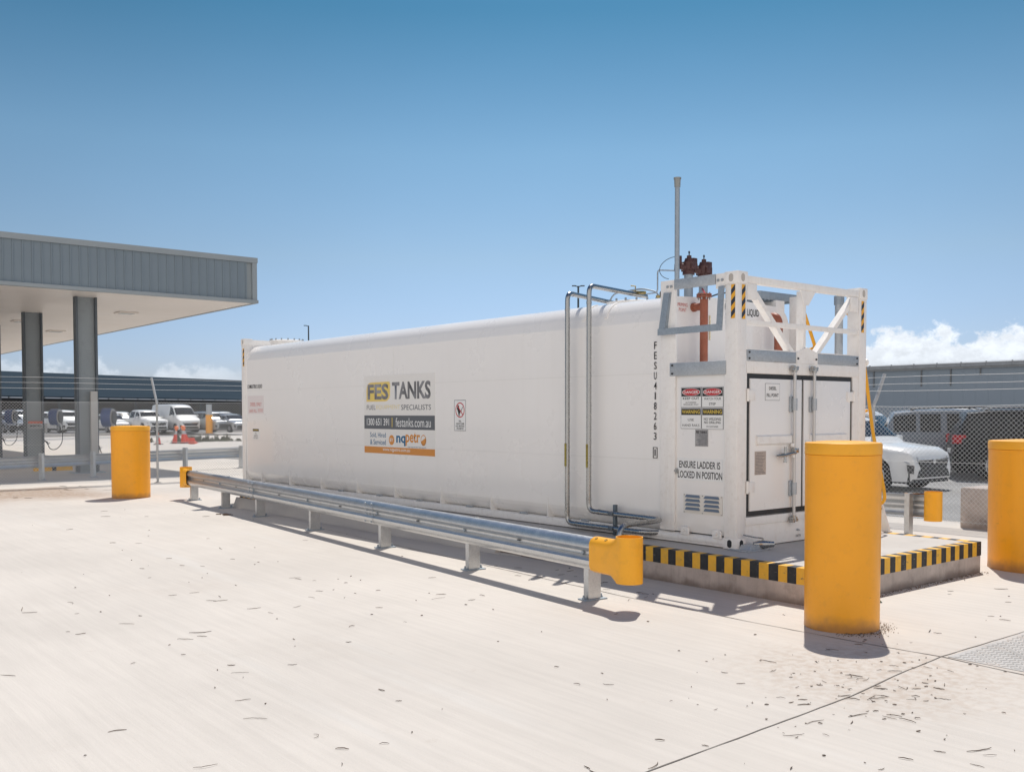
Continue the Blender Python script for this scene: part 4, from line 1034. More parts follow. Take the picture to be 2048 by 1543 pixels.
# near rail: p0 at the far end so that local -y ... choose p0 near, p1 far; camera side is local +y
A_ = Vector((-1.905, -.215)); B2 = Vector((-.66, 13.45)); dirn = (B2 - A_).normalized(); Ltot = (B2 - A_).length
def along(x, y): return (Vector((x, y)) - A_).dot(dirn)
PP = [along(-1.7, .30), along(-1.5, 2.45), along(-1.38, 4.65), along(-1.2, 7.0), along(-1.0, 9.35), along(-.9, 11.2), along(-.76, 13.2)]
guardrail("guardrail", "galvanised W beam guardrail with yellow ends in front of the long white tank", A_, B2, .305, PP, "galvanised guardrails", caps=[(.02, -1), (Ltot - .02, 1)], facing=-1, seams=(PP[2] + .02, PP[4] - .1))
guardrail("guardrail", "short galvanised guardrail with a yellow round end behind the plinth at the right", (5.22, .70), (4.2, 7.5), .285, [.22, 2.4, 4.6, 6.5], "galvanised guardrails", caps=[(.0, -1)], facing=1, post_h=.615)
guardrail("guardrail", "long grey guardrail behind the left wire fence in front of the canopy", (-8.5, 19.3), (9.5, 25.3), .335, [1.0, 3.2, 5.3, 7.42, 8.94, 12.08, 14.3, 16.5], "galvanised guardrails", facing=-1, post_h=.72)

# ================================================================ BOLLARDS
def bollard(cx, cy, r_, hgt, label, rough_foot=True):
    t = thing("bollard", label, "bollard", (cx, cy, 0), 0, "yellow orange bollards")
    b = MB(); b.lathe([(r_ * .985, -.02), (r_ * .985, .01), (r_ * .978, .05), (r_ * .992, hgt - .101)], cx, cy, 72); b.build("sleeve", M_orange, t, 50)
    b = MB(); b.lathe([(r_ * .985, hgt - .099), (r_ * 1.003, hgt - .095), (r_ * 1.003, hgt - .02), (r_ * .99, hgt - .004), (r_ * .96, hgt), (r_ * .5, hgt + .012), (.01, hgt + .014)], cx, cy, 72); b.build("cap", M_yel, t, 50)
    return t
bollard(-.995, -1.865, .306, 1.53, "large yellow orange bollard standing in front of the tank doors")
bollard(-1.362, 14.72, .392, 1.50, "yellow orange bollard on the left beyond the guardrail end, by the wire fence")
bollard(3.38, -1.55, .48, 1.455, "yellow orange bollard cut off by the right edge of the photo")

# ================================================================ FENCES
def fence(name, label, axis, c, a0, a1, hgt, posts, wires, lean, sag_seed):
    t = thing(name, label, "fence", (c, a0, 0) if axis == 'y' else (a0, c, 0), 0, "chain link fences")
    P3 = (lambda a, z, o=0: (c + o, a, z)) if axis == 'y' else (lambda a, z, o=0: (a, c + o, z))
    p = .036; zb = .07; nz_ = int((hgt - zb) / p); nw = int((a1 - a0) / p)
    verts, faces = [], []; r_ = .0040 if axis == 'x' else .0029
    rnd = random.Random(sag_seed)
    for k in range(nw):
        a_ = a0 + k * p
        for j in range(nz_ + 1):
            even = ((j + k) % 2)
            aa = a_ + even * p + .0012 * math.sin(j * .7 + k * .13); z = zb + j * p + .006 * math.sin(a_ * 2.1); o = (.003 if even else -.003) + .01 * math.sin(a_ * 1.3 + j * .06)
            base = len(verts); q = P3(aa, z, o)
            for s_ in range(3):
                an = s_ * 2.0944; du, dv = r_ * math.cos(an), r_ * math.sin(an)
                verts.append((q[0] + (du if axis == 'x' else dv), q[1] + (du if axis == 'y' else dv), q[2]))
            if j:
                for s_ in range(3):
                    s2 = (s_ + 1) % 3; faces.append((base - 3 + s_, base - 3 + s2, base + s2, base + s_))
    me = bpy.data.meshes.new("mesh_panel"); me.from_pydata([Vector(v) - t.location for v in verts], [], faces); me.materials.append(M_wire)
    o = bpy.data.objects.new("mesh_panel", me); C.objects.link(o); o.parent = t
    for i, (z, dz) in enumerate(wires):
        b = MB(); pts = []; n = int((a1 - a0) / .5)
        for k in range(n + 1):
            a_ = a0 + (a1 - a0) * k / n; pts.append(P3(a_, z + dz * math.sin(a_ * 1.9 + i) + rnd.uniform(-dz, dz) * .4, lean * max(0, z - hgt)))
        b.tube(pts, .0032 if z > hgt + .1 else .003, 5)
        b.build("barbed_wire" if z > hgt + .1 else "line_wire", M_wire, t)
    for a_, zt, base in posts:
        b = MB(); b.tube([P3(a_, 0, .03), P3(a_, hgt - .06, .03), P3(a_, hgt + .02, .035), P3(a_, hgt + .12, .03 + lean * .12 + .01), P3(a_, zt, .03 + lean * (zt - hgt))], .030, 14)
        po = b.build("fence_post", M_post, t)
        b = MB(); q = P3(a_, 0, .03); b.lathe([(.09, -.01), (.09, .006), (.05, .02), (.031, .03)], q[0], q[1], 20); b.build("footing", mat("footing_concrete", (.45, .42, .39), .9, noise=(8, .1)), po)
    return t
fence("chain_link_fence", "chain link fence with three top wires crossing the left behind the bollard", 'x', 18.7, -6.3, 5.6, 2.05, [(-2.6 - 3.4, 2.65, 0), (.62, 2.67, 0), (4.4, 2.67, 0)], [(.13, .006), (1.03, .008), (2.04, .008), (2.37, .004), (2.505, .004), (2.635, .004)], .58, 1)
# its posts lean the top tips toward +x in photo: small angled arms
b = MB()
fence("chain_link_fence", "chain link fence with leaning post tops behind the plinth at the right", 'y', 6.5, -2.6, 9.0, 1.87, [(2.32, 2.40, 0), (-2.5, 2.4, 0), (7.2, 2.4, 0)], [(.10, .008), (1.0, .008), (1.87, .01), (2.12, .004), (2.23, .004), (2.35, .004)], .62, 2)

# concrete block behind the right fence
t = thing("concrete_block", "rough stained concrete block lying behind the right wire fence", "concrete block", (6.72, -1.1, 0))
b = MB(); b.box(6.66, 7.4, -1.2, .92, -.01, .62, .025); b.build("block", M_blockc, t)

# ================================================================ CANOPY
CY, CX1, CZ = 22.6, 5.12, 5.2
cn = thing("fuel_canopy", "large grey fascia canopy on steel columns at the left over the fuel lanes", "canopy", (-8, 22.6, 0))
CL, CB = -16.0, 62.0
b = MB(); b.box(CL, CX1 - .05, CY + .05, CB, CZ + .04, CZ + 1.36); b.build("canopy_roof", M_trim, cn)
b = MB(); b.box(CL, CX1 - .06, CY + .10, CB - .1, CZ + .0, CZ + .035); b.build("soffit", M_soffit, cn)
# fascia cladding: sheet with ribs
def rib_sheet(a0, a1, fixed, axis, z0, z1):
    b = MB(); n = int((a1 - a0) / .245); pts = []
    for i in range(n):
        a = a0 + i * .245; pts += [(a, 0), (a + .190, 0), (a + .200, .026), (a + .228, .026), (a + .238, 0)]
    pts.append((a0 + n * .245, 0)); V = []
    for a, o_ in pts:
        q = (a, fixed - o_) if axis == 'x' else (fixed + o_, a)
        V.append((b.bm.verts.new((q[0], q[1], z0)), b.bm.verts.new((q[0], q[1], z1))))
    for i in range(len(V) - 1):
        b.bm.faces.new((V[i][0], V[i + 1][0], V[i + 1][1], V[i][1]))
    bmesh.ops.recalc_face_normals(b.bm, faces=b.bm.faces)
    return b
f1 = rib_sheet(CL, CX1 - .12, CY, 'x', CZ + .09, CZ + 1.24).build("fascia", M_fascia, cn)
f2 = rib_sheet(CY + .2, CB, CX1, 'y', CZ + .09, CZ + 1.24).build("fascia", M_fascia, cn)
b = MB(); b.box(CL, CX1 + .05, CY - .06, CY + .05, CZ + 1.24, CZ + 1.40); b.box(CX1 - .02, CX1 + .05, CY + .0501, CB, CZ + 1.24, CZ + 1.40)
b.box(CL, CX1 + .06, CY - .07, CY + .09, CZ - .01, CZ + .09); b.box(CX1 - .05, CX1 + .06, CY + .0901, CB, CZ - .01, CZ + .09)
b.box(CX1 - .12, CX1 + .035, CY - .035, CY + .01, CZ + .0901, CZ + 1.2399); b.build("flashing", M_trim, cn)
for (x, y) in ((2.9, 28.0), (-1.9, 30.0), (3.1, 37.5), (2.9, 48), (-2.0, 39), (-1.8, 48), (.9, 33.6), (.9, 42.0)):
    b = MB(); b.box(x - .32, x + .32, y - .32, y + .32, CZ - .045, CZ - .001, .012); dl = b.build("downlight", M_soffit, cn)
    b = MB(); b.box(x - .22, x + .22, y - .22, y + .22, CZ - .055, CZ - .046); b.build("lens", mat("unlit_lens", (.35, .36, .36), .3), dl)
for i, (y, x0) in enumerate(((24.15, .19), (30.0, .12), (36.0, .07), (42.3, .0), (49, -.1))):
    x1 = x0 + .61
    b = MB(); b.box(x0 + .06, x1 - .06, y + .10, y + .13, .0, CZ); col = b.build("column", M_steelgrey, cn)
    b = MB(); b.box(x0, x0 + .06, y - .02, y + .25, .0, CZ); b.build("column_flange", M_flange, col)
    b = MB(); b.box(x1 - .06, x1, y - .02, y + .25, .0, CZ); b.build("column_flange", M_flange, col)
    b = MB(); b.box(x0 - .14, x1 + .14, y - .16, y + .39, 0, .03); b.build("column_foot", M_galvd, col)
    if i == 0:
        b = MB(); b.box(x0 + .36, x0 + .55, y - .14, y - .02, .55, 2.42, .006); b.build("service_cabinet", mat("pale_box", (.52, .50, .47), .5, noise=(3, .05)), col)
    if i == 1:
        b = MB(); b.box(x0 + .10, x0 + .55, y - .045, y - .022, 1.24, 1.42); sg = b.build("column_sign", mat("grey_sign", (.42, .42, .42), .5), col)
        b = MB(); b.box(x0 + .10, x0 + .55, y - .05, y - .022, 1.42, 1.50); b.build("sign_header", mat("red_orange_sign", (.65, .13, .07), .5), sg)
        text("xero.", "sign_lettering", M_black, sg, (x0 + .325, y - .052, 1.34), (1, 0, 0), UP, .40, .07, .02)
        b = MB(); b.box(x0 + .62, x0 + .70, y - .05, y + .05, 1.1, 1.42); b.build("switch_box", mat("grey_sign", (.42, .42, .42), .5), col)
# hose reels hung off the columns
for i, (y, xr, xc) in enumerate(((24.2, 1.17, .80), (30.1, 1.20, .74), (36.1, 1.10, .69))):
    lab = ("blue hose reel beside the nearest canopy column, right above the left bollard", "blue hose reel to the right of the second canopy column, hose hanging below", "blue hose reel at the left edge beside the third canopy column")[i]
    hr = thing("hose_reel", lab, "hose reel", (xr, y, 1.64), 0, "blue fuel hose reels")
    b = MB(); b.tube([(xr - .16, y + .16, 1.64), (xr + .06, y + .0, 1.64)], .285, 28); b.build("drum", M_blue, hr, 40)
    b = MB(); b.tube([(xr + .055, y - .005, 1.64), (xr + .075, y - .02, 1.64)], .27, 28); b.build("drum_rim", M_plate, hr)
    b = MB(); b.tube([(xr + .07, y - .018, 1.64), (xr + .10, y - .04, 1.64)], .20, 24); b.build("drum_face", M_hose, hr)
    b = MB(); b.box(xc - .02, xr, y + .12, y + .16, 1.60, 1.68); b.build("bracket", M_flange, hr)
    pts = [(xr + .12, y - .05, 1.46), (xr + .14, y - .05, 1.1), (xr + .12, y - .05, .75), (xr - .02, y - .05, .55), (xr - .18, y - .05, .50), (xr - .30, y - .05, .56), (xr - .34, y - .05, .68)]
    b = MB(); b.tube(bend(pts, .12), .014, 8); hs_ = b.build("hose", M_hose, hr)
    b = MB(); q = pts[-1]; b.tube([q, (q[0] - .03, q[1], q[2] + .09), (q[0] - .12, q[1], q[2] + .15)], [.022, .03, .015], 8); b.tube([(q[0] - .01, q[1], q[2] + .02), (q[0] + .06, q[1], q[2] + .08)], .012, 6); b.build("nozzle", M_hose, hs_)
for (x0, x1, y, lab) in ((-1.35, -.05, 29.0, "long painted yellow wheel stop under the canopy, farther from the fence"), (-.55, .55, 26.0, "painted yellow wheel stop under the canopy, nearer to the left bollard")):
    t = thing("wheel_stop", lab, "wheel stop", (x0, y, 0), 0, "yellow wheel stops")
    b = MB(); b.prism([(x0, y, 0), (x0, y + .18, 0), (x0, y + .15, .13), (x0, y + .03, .13)], (x1 - x0, 0, 0)); b.build("kerb_block", M_ystripe, t)
    b = MB(); b.box(x0 + .5, x0 + .62, y - .003, y + .183, 0, .134); b.build("black_band", M_bstripe, t)

# ================================================================ BUILDINGS
SB = Vector((14.2, 100.6, 0)) - SD * 45
sh = thing("open_shed", "long low open shed with a dark slate roof behind the left row of cars", "building", tuple(SB))
def sp_(a, b_, z): p = SB + SD * a + SN * b_; return (p.x, p.y, z)
LEN = 130
b = MB(); n = 3
b.prism([sp_(0, 0, 3.40), sp_(0, 31, 7.25), sp_(0, 31, 7.35), sp_(0, -.05, 3.50)], SD * LEN); b.build("roof", M_shed, sh)
b = MB()
k = 0.0
while k < LEN:
    p0, p1 = sp_(k, -.12, 0), sp_(k + 1.55, -.12, 0)
    b.prism([sp_(k, -.14, 3.27), sp_(k, .05, 3.27), sp_(k, .05, 3.395), sp_(k, -.14, 3.395)], SD * 1.78); k += 2.0
b.build("gutter", M_gutter, sh)
b = MB(); b.prism([sp_(0, 14, 0), sp_(0, 14.2, 0), sp_(0, 14.2, 4.6), sp_(0, 14, 4.6)], SD * LEN); b.build("back_wall", M_void, sh)
b = MB(); b.prism([sp_(0, .1, 3.0), sp_(0, .2, 3.0), sp_(0, .2, 3.26), sp_(0, .1, 3.26)], SD * LEN); b.build("eaves_beam", M_void, sh)
for k in range(0, 13):
    b = MB(); q = sp_(2 + k * 10, .4, 0); b.box(q[0] - .12, q[0] + .12, q[1] - .12, q[1] + .12, 0, 3.4); b.build("shed_post", M_shed, sh)
# warehouse on the right
WXX = 70.0
wh = thing("warehouse", "long grey clad warehouse with a pale roof edge behind the right car park", "building", (WXX, 0, 0))
b = MB(); b.box(WXX, WXX + 30, -20, 75, 0, 5.52); b.build("wall", M_wallg, wh)
b = MB(); b.prism([(WXX - .45, -20.5, 5.60), (WXX - .45, -20.5, 5.70), (WXX + 3, -20.5, 5.98), (WXX + 15, -20.5, 6.3), (WXX + 30, -20.5, 5.7), (WXX + 30, -20.5, 5.60), (WXX, -20.5, 5.523)], (0, 96, 0)); rf = b.build("roof", M_roofl, wh)
b = MB(); b.box(WXX - .52, WXX - .05, -20.5, 75.5, 5.40, 5.58); b.box(WXX - .25, WXX - .02, -20.5, 75.5, 5.25, 5.40); b.build("eaves_gutter", mat("grey_gutter", (.28, .30, .32), .5, noise=(2, .12)), wh)
b = MB()
for k in range(48):
    y = -20 + k * 2.0; b.box(WXX - .53, WXX - .521, y, y + .03, 5.41, 5.58)
    b.box(WXX - .46, WXX - .30, y, y + .06, 5.70, 5.76)
b.build("gutter_strap", mat("dark_joint", (.15, .16, .17), .5), wh)
for y in (22.5, 26.2, 30.6, 33.0, 35.5, 39.8, 44):
    b = MB(); b.box(WXX - .08, WXX - .001, y, y + .09, 3.9 if abs(y - 30.6) > .1 else 4.7, 5.25); b.build("downpipe", mat("dark_joint", (.15, .16, .17), .5), wh)
b = MB()
for k in range(95): b.box(WXX - .012, WXX - .001, -18 + k * 1.0, -17.95 + k * 1.0, 0, 5.2)
b.build("sheet_ribs", M_wallg, wh)

# ================================================================ STREET LAMPS
def street_lamp(x, y, hgt, lab, rz, arms=1):
    t = thing("street_lamp", lab, "street lamp", (x, y, 0), rz, "slim street lamps", local=True)
    b = MB(); b.tube([(0, 0, 0), (0, 0, hgt)], [.10, .06], 12); b.build("pole", M_lpole, t)
    for s in ([-1] if arms == 1 else [-1, 1]):
        b = MB(); b.tube([(0, 0, hgt - .08), (s * .1, 0, hgt - .02), (s * .2, 0, hgt)], .035, 8); ar = b.build("arm", M_lpole, t)
        b = MB(); b.box(min(s * .15, s * .42), max(s * .15, s * .42), -.10, .10, hgt - .02, hgt + .04, .015); b.build("lamp_head", M_lpole, ar)
street_lamp(34.5, 75.2, 9.7, "distant single arm street lamp rising behind the far end of the tank", R(-39))
street_lamp(36.5, 41.4, 10.1, "distant twin head street lamp rising behind the two steel tank pipes", R(-39), 2)

# ================================================================ FAR BOLLARD, CONES, WEEDS
t = thing("marker_post", "slim post grey above and yellow below beside the white van", "post", (22.75, 69.6, 0))
b = MB(); b.cyl((22.75, 69.6, 0), (22.75, 69.6, 1.62), .27, seg=24); b.build("yellow_sleeve", M_orange, t)
b = MB(); b.cyl((22.75, 69.6, 1.6), (22.75, 69.6, 2.45), .22, seg=24); b.build("grey_top", M_galv, t)
b = MB(); b.lathe([(.5, 0), (.5, .12), (.3, .16)], 22.75, 69.6, 24); b.build("concrete_foot", M_conc, t)
def cone(x, y, hgt, lab, lean=0.0, tee=True):
    t = thing("traffic_cone", lab, "traffic cone", (x, y, 0), R(-45), "orange traffic cones", local=True)
    b = MB(); b.box(-.2, .2, -.2, .2, 0, .04, .01); b.build("base", M_dkplas, t)
    Mx = lambda z: (lean * z, 0, z)
    b = MB(); b.tube([Mx(.04), Mx(hgt * .52)], [.15, .085], 20); b.build("lower_cone", M_cone, t)
    b = MB(); b.tube([Mx(hgt * .521), Mx(hgt * .72)], [.084, .062], 20); b.build("reflective_band", M_refl, t)
    b = MB(); b.tube([Mx(hgt * .721), Mx(hgt * .92)], [.061, .05], 20)
    if tee: b.tube([Mx(hgt * .80), Mx(hgt * .84), Mx(hgt * .95), Mx(hgt)], [.06, .12, .12, .05], 16)
    b.build("cone_top", M_conetop, t); return t
cone(12.75, 50.2, 1.02, "tall orange cone with a grey band, leftmost of the cluster by the weeds", .14)
cone(13.16, 49.9, 1.05, "tall red cone with a grey band, second of the cluster by the weeds", -.03)
cone(13.66, 50.6, .98, "leaning red cone, third of the cluster by the weeds", -.26)
cone(11.35, 48.9, .75, "slim red cone standing alone just right of the fence post", -.03, False)
t = thing("traffic_cone", "small red cone lying low beside the weeds", "traffic cone", (13.15, 48.6, 0), .6, "orange traffic cones", local=True)
b = MB(); b.tube([(0, 0, .15), (.5, 0, .06)], [.16, .04], 16); b.build("lower_cone", M_cone, t); b = MB(); b.box(-.04, 0, -.2, .2, 0, .36, .01); b.build("base", M_cone, t)
b = MB(); rnd = random.Random(5)
tufts = [(11.2 + rnd.random() * 1.6, 53.9 + rnd.gauss(0, .4), rnd.uniform(.12, .35)) for _ in range(10)] + [(13.9 + rnd.random() * 3.2, 52.6 + rnd.gauss(0, .5), rnd.uniform(.2, .6)) for _ in range(26)] + [(17.5 + rnd.random() * .8, 52.2, .22) for _ in range(3)]
for tx_, ty_, th_ in tufts:
    for i in range(46):
        an = rnd.uniform(0, 6.28); rr = abs(rnd.gauss(0, th_ * .45)); hh = th_ * rnd.uniform(.2, 1.0) * max(.15, 1 - rr / th_)
        bx, by = tx_ + rr * math.cos(an), ty_ + rr * math.sin(an); s_ = rnd.uniform(.012, .035)
        b.quad((bx - s_, by, 0), (bx + s_, by, 0), (bx + s_ * .4 + .06 * math.cos(an), by + .06 * math.sin(an), hh), (bx - s_ * .4 + .06 * math.cos(an), by + .06 * math.sin(an), hh))
        for q_ in range(2):
            z = hh * rnd.uniform(.4, 1); l_ = rnd.uniform(.03, .07); a2 = rnd.uniform(0, 6.28)
            b.quad((bx, by, z), (bx + l_ * math.cos(a2), by + l_ * math.sin(a2), z + l_ * .3), (bx + l_ * 1.6 * math.cos(a2 + .3), by + l_ * 1.6 * math.sin(a2 + .3), z + l_ * .8), (bx + l_ * .6 * math.cos(a2 + .6), by + l_ * .6 * math.sin(a2 + .6), z + l_ * .7))
tag(b.build("weeds", M_weed), "patch of dry green weeds along the kerb behind the orange cones", "weeds", kind="stuff")

# ================================================================ LEAF LITTER
b = MB(); rnd = random.Random(11)
def twig(x, y, ln, w, kind):
    an = rnd.gauss(R(-42), .55) if rnd.random() < .75 else rnd.uniform(0, 6.28); cv = rnd.gauss(0, .7); pts = []
    px_, py_ = x, y
    for i in range(7):
        f_ = i / 6; aa = an + cv * (f_ - .5); px_ += math.cos(aa) * ln / 6; py_ += math.sin(aa) * ln / 6
        pts.append((px_, py_, .004 + rnd.uniform(0, .003) + .003 * math.sin(f_ * 3.1) * kind))
    b.tube(pts, [w * .55 * (.35 + .65 * math.sin(.3 + f_ * 2.5)) for f_ in [i / 6 for i in range(7)]], 5)
def scatter(n, cx_, cy_3, sx, sy, l0, l1, w0=.0025, w1=.006, rot=0.0):
    for i in range(n):
        u, v = rnd.gauss(0, sx), rnd.gauss(0, sy); x = cx_ + u * math.cos(rot) - v * math.sin(rot); y = cy_3 + u * math.sin(rot) + v * math.cos(rot)
        if -1.40 < x < .2 and -5.4 < y < -2.97 and rnd.random() < .6: continue
        if (x + .995) ** 2 + (y + 1.865) ** 2 < .12: continue
        if x > PX0 - .05 and y > PY0 - .05 and x < PX1: continue
        if rnd.random() < .3: twig(x, y, rnd.uniform(.010, .028), rnd.uniform(.004, .008), .3)
        else: twig(x, y, rnd.uniform(l0, l1) * rnd.choice((.6, 1, 1, 1.5)), rnd.uniform(w0, w1), rnd.choice((0, 0, 1)))
scatter(78, -2.55, -2.90, .50, .36, .02, .10)
scatter(70, -2.5, -2.9, .7, .5, .006, .02, .002, .004)
scatter(26, -3.3, -3.7, .6, .5, .03, .12)
scatter(24, -.9, -3.0, .9, .5, .03, .10)
scatter(16, 1.6, -2.2, .7, .5, .04, .12)
scatter(46, -5.6, -1.2, 1.1, 1.8, .04, .16)
scatter(46, -4.8, 2.8, 1.2, 2.2, .04, .14)
scatter(28, -3.2, 1.2, 1.0, 1.6, .02, .08)
scatter(22, -1.1, 1.0, .3, 1.0, .04, .12)
scatter(36, -3.0, 9.0, 1.6, 4.0, .04, .16)
scatter(36, -2.2, 17.2, 2.0, .9, .05, .30, .004, .010)
for i in range(16): twig(-1.32 + rnd.gauss(0, .05), 10.05 + rnd.gauss(0, .08), .10, .012, 2)
tag(b.build("leaf_litter", M_leaf), "dry curled leaves and twigs scattered over the concrete", "leaf litter", kind="stuff")
b = MB(); rnd = random.Random(3)
for i in range(420):
    x = PX0 + rnd.uniform(0, 3.2); y = PY0 - abs(rnd.gauss(0, .05)) - .01; s_ = rnd.uniform(.003, .012)
    b.prism([(x, y, .003), (x + s_, y + s_ * .3, .003), (x + s_ * .4, y + s_, .003)], (0, 0, s_ * .6))
for i in range(500):
    a = rnd.uniform(3.6, 6.6); rr = .31 + abs(rnd.gauss(0, .06)); x = -.995 + rr * math.cos(a); y = -1.865 + rr * math.sin(a); s_ = rnd.uniform(.002, .009)
    b.prism([(x, y, .003), (x + s_, y + s_ * .3, .003), (x + s_ * .4, y + s_, .003)], (0, 0, s_ * .6))
tag(b.build("grit", mat("brown_grit", (.22, .15, .10), .9, noise=(8, .4))), "brown grit and crumbs swept against the plinth foot and the near bollard", "grit", kind="stuff")
t = thing("cloth_scrap", "small dark green scrap standing against the plinth corner behind the big bollard", "debris", (-.12, -1.45, 0))
b = MB(); b.prism([(.30, -1.42, .003), (.18, -1.55, .003), (.10, -1.50, .003), (.12, -1.38, .003), (.14, -1.36, .13), (.17, -1.40, .14)], (.01, .004, .0)); b.build("scrap", mat("dull_green_cloth", (.10, .15, .12), .8), t)

# ================================================================ CARS
def lerp_prof(P, x):
    for i in range(len(P) - 1):
        if P[i][0] <= x <= P[i + 1][0]:
            t = (x - P[i][0]) / max(1e-6, P[i + 1][0] - P[i][0]); return P[i][1] * (1 - t) + P[i + 1][1] * t
    return P[-1][1] if x > P[-1][0] else P[0][1]
KINDS = {
 # x from front bumper (0) to rear (1): roofline, belt, window stations
 'suv': dict(L=4.62, W=1.87, H=1.70, top=[(0, .58), (.012, .80), (.03, .93), (.06, .99), (.17, 1.05), (.255, 1.10), (.40, 1.60), (.47, 1.675), (.60, 1.70), (.80, 1.68), (.90, 1.62), (.965, 1.22), (.985, 1.08), (1.0, .62)], belt=[(0, .85), (.25, 1.02), (.9, 1.12), (1, 1.1)], wind=(.27, .40), side=(.33, .91), rear=(.905, .96), fw=.19, rw=.80, r=.36, pillars=(.50, .69, .83)),
 'bigsuv': dict(L=4.85, W=1.93, H=1.86, top=[(0, .60), (.012, .86), (.03, 1.02), (.07, 1.10), (.20, 1.16), (.26, 1.20), (.375, 1.74), (.44, 1.82), (.60, 1.86), (.82, 1.84), (.93, 1.78), (.975, 1.25), (.99, 1.15), (1.0, .66)], belt=[(0, .95), (.25, 1.12), (.9, 1.16), (1, 1.15)], wind=(.27, .375), side=(.32, .945), rear=(.935, .972), fw=.18, rw=.79, r=.39, pillars=(.49, .66, .80)),
 'hatch': dict(L=4.1, W=1.76, H=1.50, top=[(0, .52), (.012, .70), (.04, .82), (.16, .93), (.25, 1.0), (.42, 1.43), (.50, 1.49), (.70, 1.49), (.88, 1.40), (.96, 1.05), (.98, .95), (1.0, .55)], belt=[(0, .75), (.25, .92), (.9, 1.0), (1, .98)], wind=(.265, .42), side=(.33, .89), rear=(.885, .955), fw=.19, rw=.81, r=.32, pillars=(.52, .74)),
 'ute': dict(L=5.3, W=1.9, H=1.83, top=[(0, .60), (.012, .90), (.03, 1.05), (.10, 1.12), (.24, 1.18), (.34, 1.70), (.40, 1.79), (.50, 1.83), (.60, 1.80), (.645, 1.60), (.66, 1.20), (.98, 1.18), (1.0, .62)], belt=[(0, .95), (.24, 1.12), (.7, 1.16), (1, 1.16)], wind=(.25, .34), side=(.30, .63), rear=(.645, .655), fw=.17, rw=.76, r=.39, pillars=(.45,)),
 'van': dict(L=5.3, W=1.95, H=2.28, top=[(0, .55), (.012, .86), (.03, 1.02), (.10, 1.22), (.13, 1.30), (.27, 2.08), (.33, 2.22), (.45, 2.28), (.92, 2.28), (.985, 2.2), (.995, 1.2), (1.0, .6)], belt=[(0, .95), (.13, 1.22), (.3, 1.3), (1, 1.3)], wind=(.14, .265), side=(.19, .36), rear=(.99, .994), fw=.15, rw=.78, r=.35, pillars=()),
}
def make_car(kind, paint, label, group, cat="car", detail=True):
    K = KINDS[kind]; Ln, W, H = K['L'], K['W'], K['H']
    t = thing({'van': 'parked_van', 'ute': 'parked_pickup'}.get(kind, 'parked_car'), label, cat, (0, 0, 0), 0, group, local=True)
    hw = W / 2; xs_ = sorted(set([i / 90 for i in range(91)] + [p[0] for p in K['top']] + [.004]))
    fwx, rwx, wr = K['fw'] * Ln, K['rw'] * Ln, K['r']
    def ringpts(xf):
        x = xf * Ln; top = lerp_prof(K['top'], xf); belt = min(lerp_prof(K['belt'], xf), top - .02)
        plan = 1 - .22 * max(0, (.10 - xf) / .10) ** 2.0 - .12 * max(0, (xf - .93) / .07) ** 2
        w = hw * plan; z0 = .24 if .02 < xf < .98 else .30
        for wx in (fwx, rwx):
            dx = abs(x - wx); ra = wr + .055
            if dx < ra: z0 = max(z0, wr + math.sqrt(max(0, ra * ra - dx * dx)) - .0)
        g = max(0, min(1, (top - belt) / (H - belt)))
        wt = w * (.915 - .145 * g); z1 = max(z0 + .02, min(belt - .05, .62)); zq = max(z1 + .02, belt - .07)
        return [(w * .95, z0), (w * 1.0, z1), (w * .995, zq), (w * .965, max(belt, zq + .01)), (wt, max(top - .055, belt + .005)), (wt * .86, max(top - .012, belt + .01)), (wt * .45, top), (0, top + .006)], x
    b = MB(); rings = []; allp = []
    for xf in xs_:
        P, x = ringpts(xf); full = [(x, y, z) for y, z in P] + [(x, -y, z) for y, z in P[:-1][::-1]]
        allp.append((xf, full)); rings.append([b.bm.verts.new(p) for p in full])
    n_ = len(rings[0])
    for i in range(len(rings) - 1):
        for k in range(n_ - 1): b.bm.faces.new((rings[i][k], rings[i + 1][k], rings[i + 1][k + 1], rings[i][k + 1])).smooth = True
    b.bm.faces.new(rings[0]); b.bm.faces.new(rings[-1][::-1]); bmesh.ops.recalc_face_normals(b.bm, faces=b.bm.faces)
    body = b.build("body", paint, t, 50)
    b = MB(); b.box(.10, Ln - .10, -hw * .86, hw * .86, .20, .62); b.build("underbody", M_gask, body)
    # dark lower sills
    b = MB()
    for s in (-1, 1): b.box(fwx + wr + .06, rwx - wr - .06, s * hw * .93 - .035, s * hw * .93 + .035, .22, .36, .01)
    b.build("sill_trim", M_dkplas, body)
    # glass
    def strip_glass(x0, x1, ks, name, eps=.006, inset=.12):
        b = MB(); idx = [i for i, (xf, _) in enumerate(allp) if x0 - 1e-6 <= xf <= x1 + 1e-6]; rows = []
        for i in idx:
            row = []
            for k, f_ in ks:
                a_, c_ = Vector(allp[i][1][k]), Vector(allp[i][1][k + 1]); row.append(a_.lerp(c_, f_))
            rows.append(row)
        V = []
        for r_i, row in enumerate(rows):
            V.append([])
            for c_i, p in enumerate(row):
                r0, r1 = rows[max(0, r_i - 1)][c_i], rows[min(len(rows) - 1, r_i + 1)][c_i]; c0, c1 = row[max(0, c_i - 1)], row[min(len(row) - 1, c_i + 1)]
                nrm = (r1 - r0).cross(c1 - c0)
                if nrm.length > 1e-9: nrm.normalize()
                cen = Vector((Ln / 2, 0, .9))
                if nrm.dot(p - cen) < 0: nrm = -nrm
                V[-1].append(b.bm.verts.new(p + nrm * eps))
        for i in range(len(V) - 1):
            for k in range(len(V[0]) - 1): b.bm.faces.new((V[i][k], V[i][k + 1], V[i + 1][k + 1], V[i + 1][k])).smooth = True
        return b.build(name, M_glass, body, 60)
    w0, w1 = K['wind']
